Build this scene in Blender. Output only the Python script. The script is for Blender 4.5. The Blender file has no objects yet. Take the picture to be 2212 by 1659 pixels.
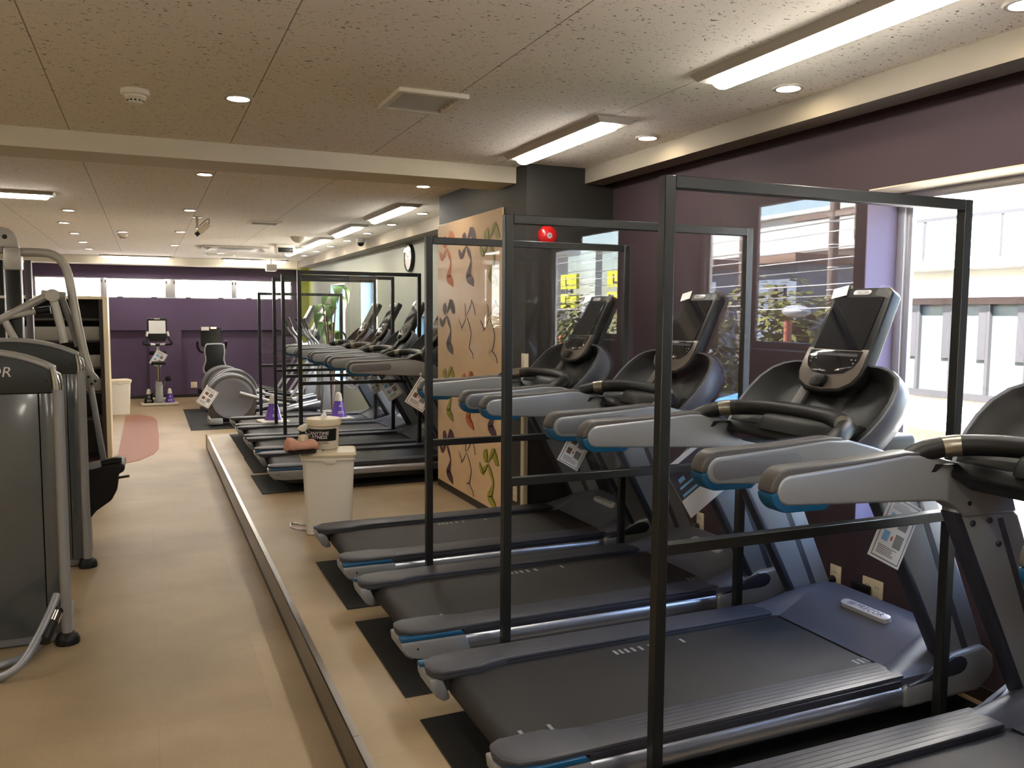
import bpy, bmesh, math, random
from mathutils import Vector, Matrix
S = bpy.context.scene
COL = S.collection
random.seed(7)
R = math.radians
# ------------------------------------------------------------------ camera, sky, sun, exposure
cd = bpy.data.cameras.new('camera'); cam = bpy.data.objects.new('camera', cd); COL.objects.link(cam)
cd.sensor_width = 36.0; cd.lens = 36.0 * 1803 / 2212; cd.clip_end = 400
_y, _p, _r = R(23.62), R(4.86), R(0.40)
_f = Vector((math.sin(_y) * math.cos(_p), math.cos(_y) * math.cos(_p), -math.sin(_p)))
_rt = Vector((math.cos(_y), -math.sin(_y), 0)); _u = _rt.cross(_f)
_rt, _u = math.cos(_r) * _rt + math.sin(_r) * _u, -math.sin(_r) * _rt + math.cos(_r) * _u
cam.matrix_world = Matrix(((_rt.x, _u.x, -_f.x, 0), (_rt.y, _u.y, -_f.y, 0), (_rt.z, _u.z, -_f.z, 1.56), (0, 0, 0, 1)))
S.camera = cam
w = bpy.data.worlds.new('sky'); S.world = w; w.use_nodes = True
wn = w.node_tree.nodes; wl = w.node_tree.links
sky = wn.new('ShaderNodeTexSky'); sky.sky_type = 'NISHITA'; sky.sun_disc = False
sky.sun_elevation = R(48); sky.sun_rotation = R(230); sky.air_density = 1.0
wl.new(sky.outputs[0], wn['Background'].inputs[0]); wn['Background'].inputs[1].default_value = 1.0
sl = bpy.data.lights.new('sun', 'SUN'); sl.energy = 50.0; sl.angle = R(0.6); sl.color = (1, 0.96, 0.9)
sun = bpy.data.objects.new('sun', sl); COL.objects.link(sun)
sun.rotation_euler = Vector((-0.62, -0.45, 0.64)).to_track_quat('Z', 'Y').to_euler()
S.view_settings.view_transform = 'Standard'; S.view_settings.look = 'None'
S.view_settings.gamma = 1.0; S.view_settings.use_curve_mapping = False
S.view_settings.exposure = 1.45
S.cycles.transparent_max_bounces = 40; S.cycles.max_bounces = 8; S.cycles.diffuse_bounces = 4
S.cycles.caustics_reflective = False; S.cycles.caustics_refractive = False
S.cycles.sample_clamp_indirect = 6.0
TUBE = 18.0; DOWN = 40.0

# ------------------------------------------------------------------ helpers
def c(r, g, b, k=1.0):
    def f(v):
        v /= 255.0
        return (v / 12.92 if v <= 0.04045 else ((v + 0.055) / 1.055) ** 2.4) * k
    return (f(r), f(g), f(b), 1.0)

def mat(name, col, rough=0.5, metal=0.0, bump=0.0, scale=40.0, vary=0.0, spec=0.5, coat=0.0):
    m = bpy.data.materials.new(name); m.use_nodes = True
    n = m.node_tree.nodes; l = m.node_tree.links; b = n['Principled BSDF']
    b.inputs['Base Color'].default_value = col; b.inputs['Roughness'].default_value = rough
    b.inputs['Metallic'].default_value = metal; b.inputs['Specular IOR Level'].default_value = spec
    b.inputs['Coat Weight'].default_value = coat; b.inputs['Coat Roughness'].default_value = 0.08
    t = n.new('ShaderNodeTexCoord'); z = n.new('ShaderNodeTexNoise')
    z.inputs['Scale'].default_value = scale; z.inputs['Detail'].default_value = 4
    l.new(t.outputs['Object'], z.inputs['Vector'])
    if vary:
        x = n.new('ShaderNodeMixRGB'); x.blend_type = 'MULTIPLY'; x.inputs[0].default_value = 1
        r = n.new('ShaderNodeValToRGB'); r.color_ramp.elements[0].position = 0.3; r.color_ramp.elements[1].position = 0.7
        r.color_ramp.elements[0].color = (1 - vary,) * 3 + (1,); r.color_ramp.elements[1].color = (1, 1, 1, 1)
        l.new(z.outputs[0], r.inputs[0]); x.inputs[1].default_value = col
        l.new(r.outputs[0], x.inputs[2]); l.new(x.outputs[0], b.inputs['Base Color'])
    if bump:
        p = n.new('ShaderNodeBump'); p.inputs['Strength'].default_value = bump; p.inputs['Distance'].default_value = 0.002
        l.new(z.outputs[0], p.inputs['Height']); l.new(p.outputs[0], b.inputs['Normal'])
    return m

def emit(name, col, k):
    m = bpy.data.materials.new(name); m.use_nodes = True
    b = m.node_tree.nodes['Principled BSDF']
    b.inputs['Base Color'].default_value = (0.35, 0.35, 0.35, 1)
    b.inputs['Emission Color'].default_value = col; b.inputs['Emission Strength'].default_value = k
    return m

def clear(name, r0=0.04, tint=(1, 1, 1, 1)):
    """thin clear sheet: passes light straight through and mirrors more of it at grazing angles (Schlick)"""
    m = bpy.data.materials.new(name); m.use_nodes = True
    n = m.node_tree.nodes; l = m.node_tree.links; n.clear()
    o = n.new('ShaderNodeOutputMaterial'); x = n.new('ShaderNodeMixShader'); f = n.new('ShaderNodeLayerWeight')
    f.inputs['Blend'].default_value = 0.5
    p = n.new('ShaderNodeMath'); p.operation = 'POWER'; p.inputs[1].default_value = 5; l.new(f.outputs['Facing'], p.inputs[0])
    q = n.new('ShaderNodeMath'); q.operation = 'MULTIPLY_ADD'; q.inputs[1].default_value = 1 - r0; q.inputs[2].default_value = r0; l.new(p.outputs[0], q.inputs[0])
    t = n.new('ShaderNodeBsdfTransparent'); g = n.new('ShaderNodeBsdfGlossy')
    t.inputs[0].default_value = tint; g.inputs['Roughness'].default_value = 0.0
    l.new(q.outputs[0], x.inputs[0]); l.new(t.outputs[0], x.inputs[1]); l.new(g.outputs[0], x.inputs[2]); l.new(x.outputs[0], o.inputs[0])
    return m

class MB:
    """collects shapes into one mesh; mi = material slot of the shapes that follow"""
    def __init__(s):
        s.bm = bmesh.new(); s.mi = 0; s.M = Matrix.Identity(4)
    def _add(s, t, bev=0.0, seg=2, ang=30):
        if bev > 0:
            bmesh.ops.recalc_face_normals(t, faces=t.faces)
            es = [e for e in t.edges if len(e.link_faces) == 2 and e.calc_face_angle(0) > R(ang)]
            bmesh.ops.bevel(t, geom=es, offset=bev, segments=seg, profile=0.5, affect='EDGES', clamp_overlap=True)
        bmesh.ops.recalc_face_normals(t, faces=t.faces)
        vm = {v: s.bm.verts.new(s.M @ v.co) for v in t.verts}
        for f in t.faces:
            try:
                nf = s.bm.faces.new([vm[v] for v in f.verts]); nf.material_index = s.mi
            except ValueError:
                pass
        t.free()
    def box(s, x0, x1, y0, y1, z0, z1, bev=0.0, seg=2):
        t = bmesh.new(); bmesh.ops.create_cube(t, size=1)
        for v in t.verts:
            v.co = Vector(((x0 + x1) / 2 + v.co.x * (x1 - x0), (y0 + y1) / 2 + v.co.y * (y1 - y0), (z0 + z1) / 2 + v.co.z * (z1 - z0)))
        s._add(t, bev, seg); return s
    def obox(s, ctr, size, rot, bev=0.0):
        t = bmesh.new(); bmesh.ops.create_cube(t, size=1)
        for v in t.verts:
            v.co = Vector(ctr) + rot @ Vector((v.co.x * size[0], v.co.y * size[1], v.co.z * size[2]))
        s._add(t, bev); return s
    def prism(s, pts, ax, a, b, bev=0.0, seg=2, ang=30, fn=None):
        t = bmesh.new()
        def P(p, h):
            q = (h, p[0], p[1]) if ax == 'x' else (p[0], h, p[1]) if ax == 'y' else (p[0], p[1], h)
            return Vector(q) if fn is None else fn(Vector(q))
        A = [t.verts.new(P(p, a)) for p in pts]; B = [t.verts.new(P(p, b)) for p in pts]
        n = len(pts)
        t.faces.new(A); t.faces.new(B[::-1])
        for i in range(n):
            t.faces.new([A[i], B[i], B[(i + 1) % n], A[(i + 1) % n]])
        s._add(t, bev, seg, ang); return s
    def loft(s, rings, closed=True, caps=True, bev=0.0):
        t = bmesh.new(); V = [[t.verts.new(Vector(p)) for p in r] for r in rings]; n = len(rings[0])
        for i in range(len(V) - 1):
            for j in range(n if closed else n - 1):
                k = (j + 1) % n
                t.faces.new([V[i][j], V[i][k], V[i + 1][k], V[i + 1][j]])
        if caps and closed:
            t.faces.new(V[0][::-1]); t.faces.new(V[-1])
        s._add(t, bev); return s
    def tube(s, pts, r, n=12, closed=False, caps=True, flat=1.0, up=None):
        P = [Vector(p) for p in pts]; m = len(P); rings = []; pu = None
        for i in range(m):
            d = (P[(i + 1) % m] - P[i - 1]) if closed else (P[min(i + 1, m - 1)] - P[max(i - 1, 0)])
            d.normalize()
            if pu is None:
                pu = Vector(up) if up else (Vector((0, 0, 1)) if abs(d.z) < 0.9 else Vector((1, 0, 0)))
            a = d.cross(pu).normalized(); b = a.cross(d).normalized(); pu = b
            rr = r[i] if isinstance(r, (list, tuple)) else r
            rings.append([P[i] + a * (math.cos(2 * math.pi * k / n) * rr) + b * (math.sin(2 * math.pi * k / n) * rr * flat) for k in range(n)])
        if closed:
            rings.append(rings[0])
            t = bmesh.new(); V = [[t.verts.new(p) for p in q] for q in rings[:-1]]
            for i in range(m):
                for k in range(n):
                    t.faces.new([V[i][k], V[i][(k + 1) % n], V[(i + 1) % m][(k + 1) % n], V[(i + 1) % m][k]])
            s._add(t); return s
        return s.loft(rings, True, caps)
    def lathe(s, prof, ctr=(0, 0, 0), n=24, ax='z'):
        C = Vector(ctr); rings = []
        for r, z in prof:
            g = []
            for k in range(n):
                a = 2 * math.pi * k / n; u, v = r * math.cos(a), r * math.sin(a)
                g.append(C + (Vector((u, v, z)) if ax == 'z' else Vector((u, z, v)) if ax == 'y' else Vector((z, u, v))))
            rings.append(g)
        return s.loft(rings, True, True)
    def ball(s, ctr, r, u=16, v=10):
        t = bmesh.new(); bmesh.ops.create_uvsphere(t, u_segments=u, v_segments=v, radius=1)
        rr = r if isinstance(r, (list, tuple)) else (r, r, r)
        for q in t.verts: q.co = Vector(ctr) + Vector((q.co.x * rr[0], q.co.y * rr[1], q.co.z * rr[2]))
        s._add(t); return s
    def face(s, pts):
        V = [s.bm.verts.new(s.M @ Vector(p)) for p in pts]; f = s.bm.faces.new(V); f.material_index = s.mi; return s
    def obj(s, name, mats, parent=None, smooth=38, loc=None, rot=None):
        me = bpy.data.meshes.new(name); s.bm.to_mesh(me); s.bm.free()
        for m in (mats if isinstance(mats, (list, tuple)) else [mats]): me.materials.append(m)
        if smooth:
            for p in me.polygons: p.use_smooth = True
            me.set_sharp_from_angle(angle=R(smooth))
        o = bpy.data.objects.new(name, me); COL.objects.link(o)
        if parent: o.parent = parent
        if loc: o.location = loc
        if rot: o.rotation_euler = rot
        return o

def text(name, body, size, m, parent, mw, shear=0.0, ext=0.0006, space=1.0, align='CENTER'):
    cu = bpy.data.curves.new(name, 'FONT'); cu.body = body; cu.size = size; cu.shear = shear; cu.extrude = ext
    cu.align_x = align; cu.align_y = 'CENTER'; cu.space_character = space; cu.resolution_u = 3
    o = bpy.data.objects.new(name, cu); COL.objects.link(o)
    me = bpy.data.meshes.new_from_object(o); bpy.data.objects.remove(o); bpy.data.curves.remove(cu)
    me.name = name; me.materials.clear(); me.materials.append(m)
    o = bpy.data.objects.new(name, me); COL.objects.link(o)
    if parent: o.parent = parent
    o.matrix_local = mw
    return o

def basis(origin, xdir, ydir):
    x = Vector(xdir).normalized(); y = Vector(ydir).normalized(); z = x.cross(y)
    return Matrix(((x.x, y.x, z.x, origin[0]), (x.y, y.y, z.y, origin[1]), (x.z, y.z, z.z, origin[2]), (0, 0, 0, 1)))

def tag(o, label, cat, group=None):
    o['label'] = label; o['category'] = cat
    if group: o['group'] = group
    return o
def thing(name, label, cat, loc=(0, 0, 0), rz=0.0, group=None):
    o = bpy.data.objects.new(name, None); COL.objects.link(o); o.empty_display_size = 0.1
    o.location = loc; o.rotation_euler = (0, 0, rz)
    return tag(o, label, cat, group)
def struct(o):
    o['kind'] = 'structure'; return o
def dup(root, label=None, loc=None, rz=None, parent=None):
    n = root.copy(); COL.objects.link(n)
    if parent: n.parent = parent
    if label: n['label'] = label
    if loc is not None: n.location = loc
    if rz is not None: n.rotation_euler = (0, 0, rz)
    for ch in list(root.children): dup(ch, parent=n)
    return n
def arc(cx, cz, r, a0, a1, n=8):
    return [(cx + r * math.cos(R(a0 + (a1 - a0) * i / n)), cz + r * math.sin(R(a0 + (a1 - a0) * i / n))) for i in range(n + 1)]
def smoothpath(P, n=6):
    """Catmull-Rom through P"""
    P = [Vector(p) for p in P]; out = []
    for i in range(len(P) - 1):
        a, b, d, e = P[max(i - 1, 0)], P[i], P[i + 1], P[min(i + 2, len(P) - 1)]
        for k in range(n):
            t = k / n
            out.append(0.5 * ((2 * b) + (d - a) * t + (2 * a - 5 * b + 4 * d - e) * t * t + (3 * b - a - 3 * d + e) * t ** 3))
    out.append(P[-1]); return out

# ------------------------------------------------------------------ materials
def ceiling_mat():
    m = mat('mineral_fibre_tile', c(236, 228, 216), 0.9); n = m.node_tree.nodes; l = m.node_tree.links; b = n['Principled BSDF']
    g = n.new('ShaderNodeNewGeometry'); sp = n.new('ShaderNodeSeparateXYZ'); l.new(g.outputs['Position'], sp.inputs[0])
    mp = n.new('ShaderNodeMapping'); mp.inputs['Scale'].default_value = (50, 92, 30); mp.inputs['Rotation'].default_value = (0, 0, 0.5)
    l.new(g.outputs['Position'], mp.inputs[0])
    z = n.new('ShaderNodeTexNoise'); z.inputs['Scale'].default_value = 1.0; z.inputs['Detail'].default_value = 2.5; z.inputs['Distortion'].default_value = 0.8
    l.new(mp.outputs[0], z.inputs['Vector'])
    r = n.new('ShaderNodeValToRGB'); r.color_ramp.elements[0].position = 0.33; r.color_ramp.elements[1].position = 0.355
    r.color_ramp.elements[0].color = (0.16, 0.14, 0.12, 1); r.color_ramp.elements[1].color = (1, 1, 1, 1); l.new(z.outputs[0], r.inputs[0])
    # tile joints every 0.865 m
    a = n.new('ShaderNodeMath'); a.operation = 'ADD'; a.inputs[1].default_value = 10 * 0.865 - 0.493; l.new(sp.outputs[0], a.inputs[0])
    mo = n.new('ShaderNodeMath'); mo.operation = 'MODULO'; mo.inputs[1].default_value = 0.865; l.new(a.outputs[0], mo.inputs[0])
    lt = n.new('ShaderNodeMath'); lt.operation = 'GREATER_THAN'; lt.inputs[1].default_value = 0.005; l.new(mo.outputs[0], lt.inputs[0])
    r2 = n.new('ShaderNodeValToRGB'); r2.color_ramp.elements[0].color = (0.35, 0.32, 0.3, 1); l.new(lt.outputs[0], r2.inputs[0])
    x = n.new('ShaderNodeMixRGB'); x.blend_type = 'MULTIPLY'; x.inputs[0].default_value = 1; l.new(r.outputs[0], x.inputs[1]); l.new(r2.outputs[0], x.inputs[2])
    y = n.new('ShaderNodeMixRGB'); y.blend_type = 'MULTIPLY'; y.inputs[0].default_value = 1; y.inputs[1].default_value = c(236, 228, 216); l.new(x.outputs[0], y.inputs[2])
    l.new(y.outputs[0], b.inputs['Base Color'])
    p = n.new('ShaderNodeBump'); p.inputs['Strength'].default_value = 0.4; p.inputs['Distance'].default_value = 0.003; l.new(r.outputs[0], p.inputs['Height']); l.new(p.outputs[0], b.inputs['Normal'])
    return m
def floor_mat():
    m = mat('woven_vinyl', c(176, 156, 128), 0.45); n = m.node_tree.nodes; l = m.node_tree.links; b = n['Principled BSDF']
    g = n.new('ShaderNodeNewGeometry')
    big = n.new('ShaderNodeTexNoise'); big.inputs['Scale'].default_value = 1.3; big.inputs['Detail'].default_value = 5; l.new(g.outputs['Position'], big.inputs['Vector'])
    mp = n.new('ShaderNodeMapping'); mp.inputs['Scale'].default_value = (230, 420, 1); l.new(g.outputs['Position'], mp.inputs[0])
    fine = n.new('ShaderNodeTexNoise'); fine.inputs['Scale'].default_value = 1; fine.inputs['Detail'].default_value = 2; l.new(mp.outputs[0], fine.inputs['Vector'])
    r = n.new('ShaderNodeValToRGB'); r.color_ramp.elements[0].position = 0.3; r.color_ramp.elements[1].position = 0.72
    r.color_ramp.elements[0].color = c(154, 134, 104); r.color_ramp.elements[1].color = c(186, 164, 132); l.new(big.outputs[0], r.inputs[0])
    r2 = n.new('ShaderNodeValToRGB'); r2.color_ramp.elements[0].position = 0.3; r2.color_ramp.elements[1].position = 0.7
    r2.color_ramp.elements[0].color = (0.72, 0.7, 0.68, 1); r2.color_ramp.elements[1].color = (1.0, 1.0, 1.0, 1); l.new(fine.outputs[0], r2.inputs[0])
    br = n.new('ShaderNodeTexBrick'); br.offset = 0.5; br.inputs['Color1'].default_value = (1, 1, 1, 1); br.inputs['Color2'].default_value = (0.93, 0.93, 0.93, 1)
    br.inputs['Mortar'].default_value = (0.9, 0.89, 0.87, 1); br.inputs['Scale'].default_value = 1; br.inputs['Mortar Size'].default_value = 0.003
    br.inputs['Brick Width'].default_value = 0.92; br.inputs['Row Height'].default_value = 0.92; l.new(g.outputs['Position'], br.inputs['Vector'])
    x = n.new('ShaderNodeMixRGB'); x.blend_type = 'MULTIPLY'; x.inputs[0].default_value = 1; l.new(r.outputs[0], x.inputs[1]); l.new(r2.outputs[0], x.inputs[2])
    y = n.new('ShaderNodeMixRGB'); y.blend_type = 'MULTIPLY'; y.inputs[0].default_value = 1; l.new(x.outputs[0], y.inputs[1]); l.new(br.outputs[0], y.inputs[2])
    l.new(y.outputs[0], b.inputs['Base Color'])
    p = n.new('ShaderNodeBump'); p.inputs['Strength'].default_value = 0.25; p.inputs['Distance'].default_value = 0.001; l.new(fine.outputs[0], p.inputs['Height']); l.new(p.outputs[0], b.inputs['Normal'])
    return m
M = dict(
    ceil=ceiling_mat(), floor=floor_mat(),
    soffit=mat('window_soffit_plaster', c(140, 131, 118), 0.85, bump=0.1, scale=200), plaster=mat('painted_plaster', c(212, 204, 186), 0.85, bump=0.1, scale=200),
    purple=mat('purple_paint', c(60, 44, 51), 0.7, bump=0.15, scale=260, vary=0.05),
    violet=mat('violet_paint', c(84, 65, 94), 0.65, bump=0.1, scale=260, vary=0.05),
    lav=mat('daylit_lavender', c(130, 119, 146), 0.7, bump=0.1, scale=200),  # wall purple lightened: daylight on the reveal is put into the colour
    cream=mat('cream_paint', c(226, 210, 186), 0.7, bump=0.1, scale=200),
    charcoal=mat('charcoal_paint', c(36, 34, 31), 0.55, bump=0.1, scale=240),
    greywall=mat('pale_grey_paint', c(154, 157, 147), 0.8, bump=0.1, scale=220),
    skyreveal=mat('skylit_pale_blue', c(160, 196, 222), 0.75, bump=0.1, scale=220),  # sky reflected on the far reveals, put into their base colour
    green=mat('olive_green_paint', c(160, 166, 72), 0.75, bump=0.1, scale=220),
    skirt=mat('dark_skirting_vinyl', c(42, 34, 32), 0.5),
    steel=mat('brushed_steel', c(128, 123, 116), 0.24, 1.0, bump=0.05, scale=300, vary=0.1),
    alu=mat('window_aluminium', c(196, 196, 200), 0.35, 0.6), 
    dkalu=mat('dark_window_frame', c(92, 88, 96), 0.4, 0.3),
    black=mat('black_powder_coat', c(21, 22, 21), 0.36, 0.0, bump=0.05, scale=400),
    blackpl=mat('black_moulded_plastic', c(20, 20, 21), 0.45, bump=0.08, scale=500, spec=0.3),
    rubber=mat('black_rubber', c(20, 20, 19), 0.8, bump=0.5, scale=300, vary=0.2),
    belt=mat('treadmill_belt_weave', c(29, 26, 25), 0.6, bump=0.5, scale=700, vary=0.15),
    gplastic=mat('charcoal_grey_plastic', c(57, 57, 64), 0.5, bump=0.15, scale=500),
    navy=mat('dark_slate_plastic', c(40, 42, 52), 0.45, bump=0.1, scale=500),
    hood=mat('slate_grey_plastic', c(78, 80, 92), 0.42, bump=0.2, scale=600),
    silver=mat('satin_silver_paint', c(142, 144, 148), 0.38, 0.35, bump=0.04, scale=600),
    ext=mat('anodised_aluminium', c(170, 174, 184), 0.28, 0.85, bump=0.02, scale=500),
    taupe=mat('grey_taupe_plastic', c(74, 70, 68), 0.45, bump=0.1, scale=500),
    blue=mat('teal_blue_plastic', c(8, 74, 112), 0.4),
    inset=mat('mid_grey_plastic', c(104, 104, 110), 0.5, bump=0.15, scale=500),
    white=mat('white_plastic', c(222, 216, 204), 0.45),
    ivory=mat('ivory_plastic', c(214, 200, 172), 0.4),
    paper=mat('white_paper', c(238, 235, 236), 0.5, spec=0.3),
    ink=mat('dark_grey_ink', c(58, 58, 68), 0.6), navyink=mat('navy_ink', c(78, 86, 116), 0.6),
    sky_ink=mat('light_blue_ink', c(120, 172, 214), 0.6), brownink=mat('brown_ink', c(112, 84, 62), 0.6),
    redink=mat('red_ink', c(200, 84, 72), 0.6), greyink=mat('grey_ink', c(128, 130, 132), 0.6), 
    screen=mat('dark_glass_screen', c(22, 22, 27), 0.07, coat=0.6),
    lit=emit('lit_screen', (0.72, 0.66, 0.52, 1), 0.16), amber=emit('amber_lamp', (1.0, 0.55, 0.2, 1), 3.0),
    badge=mat('silver_badge', c(206, 204, 208), 0.3, 0.4), gold=mat('brushed_contact_metal', c(138, 132, 120), 0.3, 0.9),
    red=mat('red_enamel', c(196, 22, 24), 0.25, coat=0.4), cord=mat('red_cord', c(150, 20, 36), 0.6),
    glass=clear('window_glass'), acrylic=clear('clear_acrylic', 0.045, (0.985, 0.99, 0.99, 1)),
    purplepl=mat('purple_plastic', c(98, 62, 168), 0.35), clay=mat('reddish_brown_mat', c(146, 82, 52), 0.55, bump=0.2, scale=300, vary=0.2),
    pink=mat('pink_cloth', c(226, 170, 150), 0.95, bump=1.0, scale=180, vary=0.25),
    dark=mat('very_dark_wood', c(38, 30, 27), 0.5), shelfgrey=mat('grey_laminate', c(128, 125, 118), 0.55),
    tube=emit('tube_diffuser', (1.0, 0.94, 0.84, 1), TUBE), lightmetal=mat('light_silver_paint', c(186, 184, 178), 0.36, 0.3), graphite=mat('graphite_paint', c(150, 150, 150), 0.4, 0.3), bezel=mat('bronze_grey_metal', c(112, 104, 98), 0.35, 0.6), down=emit('downlight_lens', (1.0, 0.84, 0.58, 1), DOWN),
    fixture=mat('white_enamel_metal', c(186, 180, 170), 0.5), chrome=mat('chrome', c(200, 198, 194), 0.12, 1.0),
    vinylgrey=mat('smoked_shroud', c(70, 74, 74), 0.2, spec=0.6, coat=0.5), shroudtop=mat('metallic_charcoal', c(50, 54, 54), 0.4, 0.3),
    leaf=mat('green_leaf', c(88, 128, 52), 0.5, vary=0.3, scale=6), bark=mat('brown_bark', c(96, 78, 62), 0.9, bump=1, scale=30),
    pot=mat('grey_pot', c(120, 116, 110), 0.6), vent=mat('pale_vent_metal', c(170, 162, 150), 0.5), 
)

# ================================================================== SETTING
ZC, LOW, XW, YB = 2.575, -0.18, 3.08, 18.1
struct(MB().box(-5, 3.4, -3.4, 18.4, LOW - 0.25, LOW).obj('floor', M['floor'], smooth=0))
o = MB().box(0.66, XW, -3.2, 11.15, LOW, 0.0).obj('floor_platform', M['floor'], smooth=0); struct(o)
o = MB().box(-5, 3.4, -3.4, 18.4, ZC, ZC + 0.3).obj('ceiling', M['ceil'], smooth=0); struct(o)
struct(MB().box(-5.2, -5.0, -3.4, 18.4, LOW, ZC).obj('wall_left', M['plaster'], smooth=0))
struct(MB().box(-5.0, 3.4, -3.4, -3.2, LOW, ZC).obj('wall_near', M['plaster'], smooth=0))

def wall_x(name, y0, y1, openings, m, x0=XW, x1=XW + 0.25, z0=LOW, z1=ZC):
    """wall across x0..x1 with rectangular openings (ya, yb, za, zb)"""
    b = MB(); y = y0
    for ya, yb, za, zb in sorted(openings):
        b.box(x0, x1, y, ya, z0, z1); b.box(x0, x1, ya, yb, z0, za); b.box(x0, x1, ya, yb, zb, z1); y = yb
    b.box(x0, x1, y, y1, z0, z1)
    return struct(b.obj(name, m, smooth=0))
D1 = (1.75, 2.94, 0.58, 2.14); D2 = (-0.03, 1.03, 1.36, 2.24)
wall_x('wall_right', -3.4, 5.3, [D1, D2], M['purple'])
F1 = (14.1, 15.3, 0.35, 2.05); F2 = (11.95, 12.96, 0.35, 2.14); F3 = (9.55, 10.3, 0.3, 1.52)
wall_x('wall_right_far', 5.3, 17.1, [F1, F2, F3], M['greywall'])
wall_x('wall_right_corner', 17.1, 18.4, [], M['green'])
def window_x(n, op, jamb, frame, head=None, near=None, split=None):
    ya, yb, za, zb = op; t = 0.006
    j = MB(); j.mi = 2; j.box(XW - 0.001, XW + 0.2, ya, ya + t, za, zb); j.mi = 0; j.box(XW - 0.001, XW + 0.2, yb - t, yb, za, zb); j.box(XW - 0.001, XW + 0.2, ya, yb, za, za + t)
    j.mi = 1; j.box(XW - 0.001, XW + 0.2, ya, yb, zb - t, zb)
    r = struct(j.obj('window_%d' % n, [jamb, head or jamb, near or jamb], smooth=0))
    f = MB(); w_ = 0.045; x0, x1 = XW + 0.19, XW + 0.24
    f.box(x0, x1, ya, ya + w_, za, zb, 0.006); f.box(x0, x1, yb - w_, yb, za, zb, 0.006); f.box(x0, x1, ya, yb, za, za + w_, 0.006); f.box(x0, x1, ya, yb, zb - w_, zb, 0.006)
    f.box(x0 + 0.015, x1 - 0.01, yb - w_ - 0.03, yb - w_, za, zb, 0.004); f.box(x0 + 0.015, x1 - 0.01, ya + w_, ya + w_ + 0.03, za, zb, 0.004)
    if split: f.box(x0, x1, ya, yb, split - 0.02, split + 0.02, 0.005)
    f.obj('window_frame', frame, r)
    MB().box(XW + 0.212, XW + 0.218, ya + 0.03, yb - 0.03, za + 0.03, zb - 0.03).obj('window_pane', M['glass'], r, smooth=0)
    return r
window_x(1, D1, M['lav'], M['alu'], M['cream'], M['purple']); window_x(2, D2, M['purple'], M['dkalu'], M['purple'], M['purple'])
window_x(3, F1, M['skyreveal'], M['alu'], M['cream']); window_x(4, F2, M['skyreveal'], M['alu'], M['cream']); window_x(5, F3, M['skyreveal'], M['alu'], M['cream'])

# back wall with a strip of four clerestory windows and two shallow recesses
b = MB(); WZ = (1.80, 2.2)
b.box(-5, 3.4, YB, YB + 0.3, LOW, 1.20); b.box(-5, 3.4, YB - 0.0, YB + 0.3, 1.20, WZ[0]); b.box(-5, 3.4, YB, YB + 0.3, WZ[1], ZC)
b.box(-5, -1.93, YB, YB + 0.3, WZ[0], WZ[1]); b.box(2.84, 3.4, YB, YB + 0.3, WZ[0], WZ[1])
struct(b.obj('wall_back', M['violet'], smooth=0))
b = MB(); b.box(-3.6, 2.95, YB - 0.1, YB, 1.17, WZ[0]); b.box(0.03, 0.63, YB - 0.1, YB, LOW, 1.17); b.box(-3.6, -0.9, YB - 0.1, YB, LOW, 1.17)
struct(b.obj('trim_1', M['violet'], smooth=0))
WX = [(-1.90, -0.80), (-0.69, 0.36), (0.55, 1.62), (1.72, 2.80)]
wr = MB(); wr.box(-1.93, 2.84, YB + 0.05, YB + 0.13, WZ[1] - 0.025, WZ[1], 0.004); wr.box(-1.93, 2.84, YB + 0.0, YB + 0.13, WZ[0], WZ[0] + 0.025, 0.004)
xs = [-1.93] + [v for p in WX for v in p] + [2.84]
for k in range(0, len(xs), 2): wr.box(xs[k], xs[k + 1], YB + 0.03, YB + 0.13, WZ[0], WZ[1], 0.005)
wfr = struct(wr.obj('window_6', M['alu']))
for x0, x1 in WX:
    MB().box(x0, x1, YB + 0.085, YB + 0.091, WZ[0] + 0.02, WZ[1] - 0.02).obj('window_pane', M['glass'], wfr, smooth=0)
    for fx in (0.22, 0.8):
        lx = x0 + fx * (x1 - x0)
        MB().box(lx - 0.05, lx + 0.05, YB - 0.02, YB + 0.05, WZ[0] + 0.005, WZ[0] + 0.035, 0.008).obj('window_latch', M['dkalu'], wfr)
    for lx in (x0 - 0.02, x1 + 0.02):
        MB().box(lx - 0.012, lx + 0.012, YB + 0.0, YB + 0.03, WZ[1] - 0.1, WZ[1] - 0.05, 0.004).obj('window_hinge', M['dkalu'], wfr)
struct(MB().box(-5, 3.4, 17.5, YB, 2.435, ZC).obj('beam_back', M['plaster'], smooth=0))
struct(MB().box(2.93, XW, 17.55, YB, LOW, ZC).obj('pillar_green', M['green'], smooth=0))
struct(MB().box(-5, 2.95, YB - 0.11, YB - 0.1, LOW, LOW + 0.06).obj('baseboard_back', M['skirt'], smooth=0))
# cross beam, soffit along the window wall, pillar
struct(MB().box(-5, 2.40, 5.44, 5.82, 2.465, ZC).obj('beam_cross', M['plaster'], smooth=0))
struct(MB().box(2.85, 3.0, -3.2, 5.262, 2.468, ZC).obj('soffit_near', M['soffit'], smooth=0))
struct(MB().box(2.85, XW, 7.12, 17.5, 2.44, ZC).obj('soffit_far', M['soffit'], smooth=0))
struct(MB().box(2.40, XW, 5.262, 7.12, LOW, ZC).obj('pillar', M['charcoal'], smooth=0))
struct(MB().box(2.386, 2.42, 5.248, 5.30, 0.0, 1.28, 0.003).obj('trim_2', M['ivory']))          # corner guard
struct(MB().box(2.388, 2.40, 5.66, 7.13, 0.0, 0.06).obj('baseboard_pillar', M['skirt'], smooth=0))
struct(MB().box(XW - 0.012, XW, -3.2, 5.262, 0.0, 0.06).obj('baseboard_right', M['skirt'], smooth=0))
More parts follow.
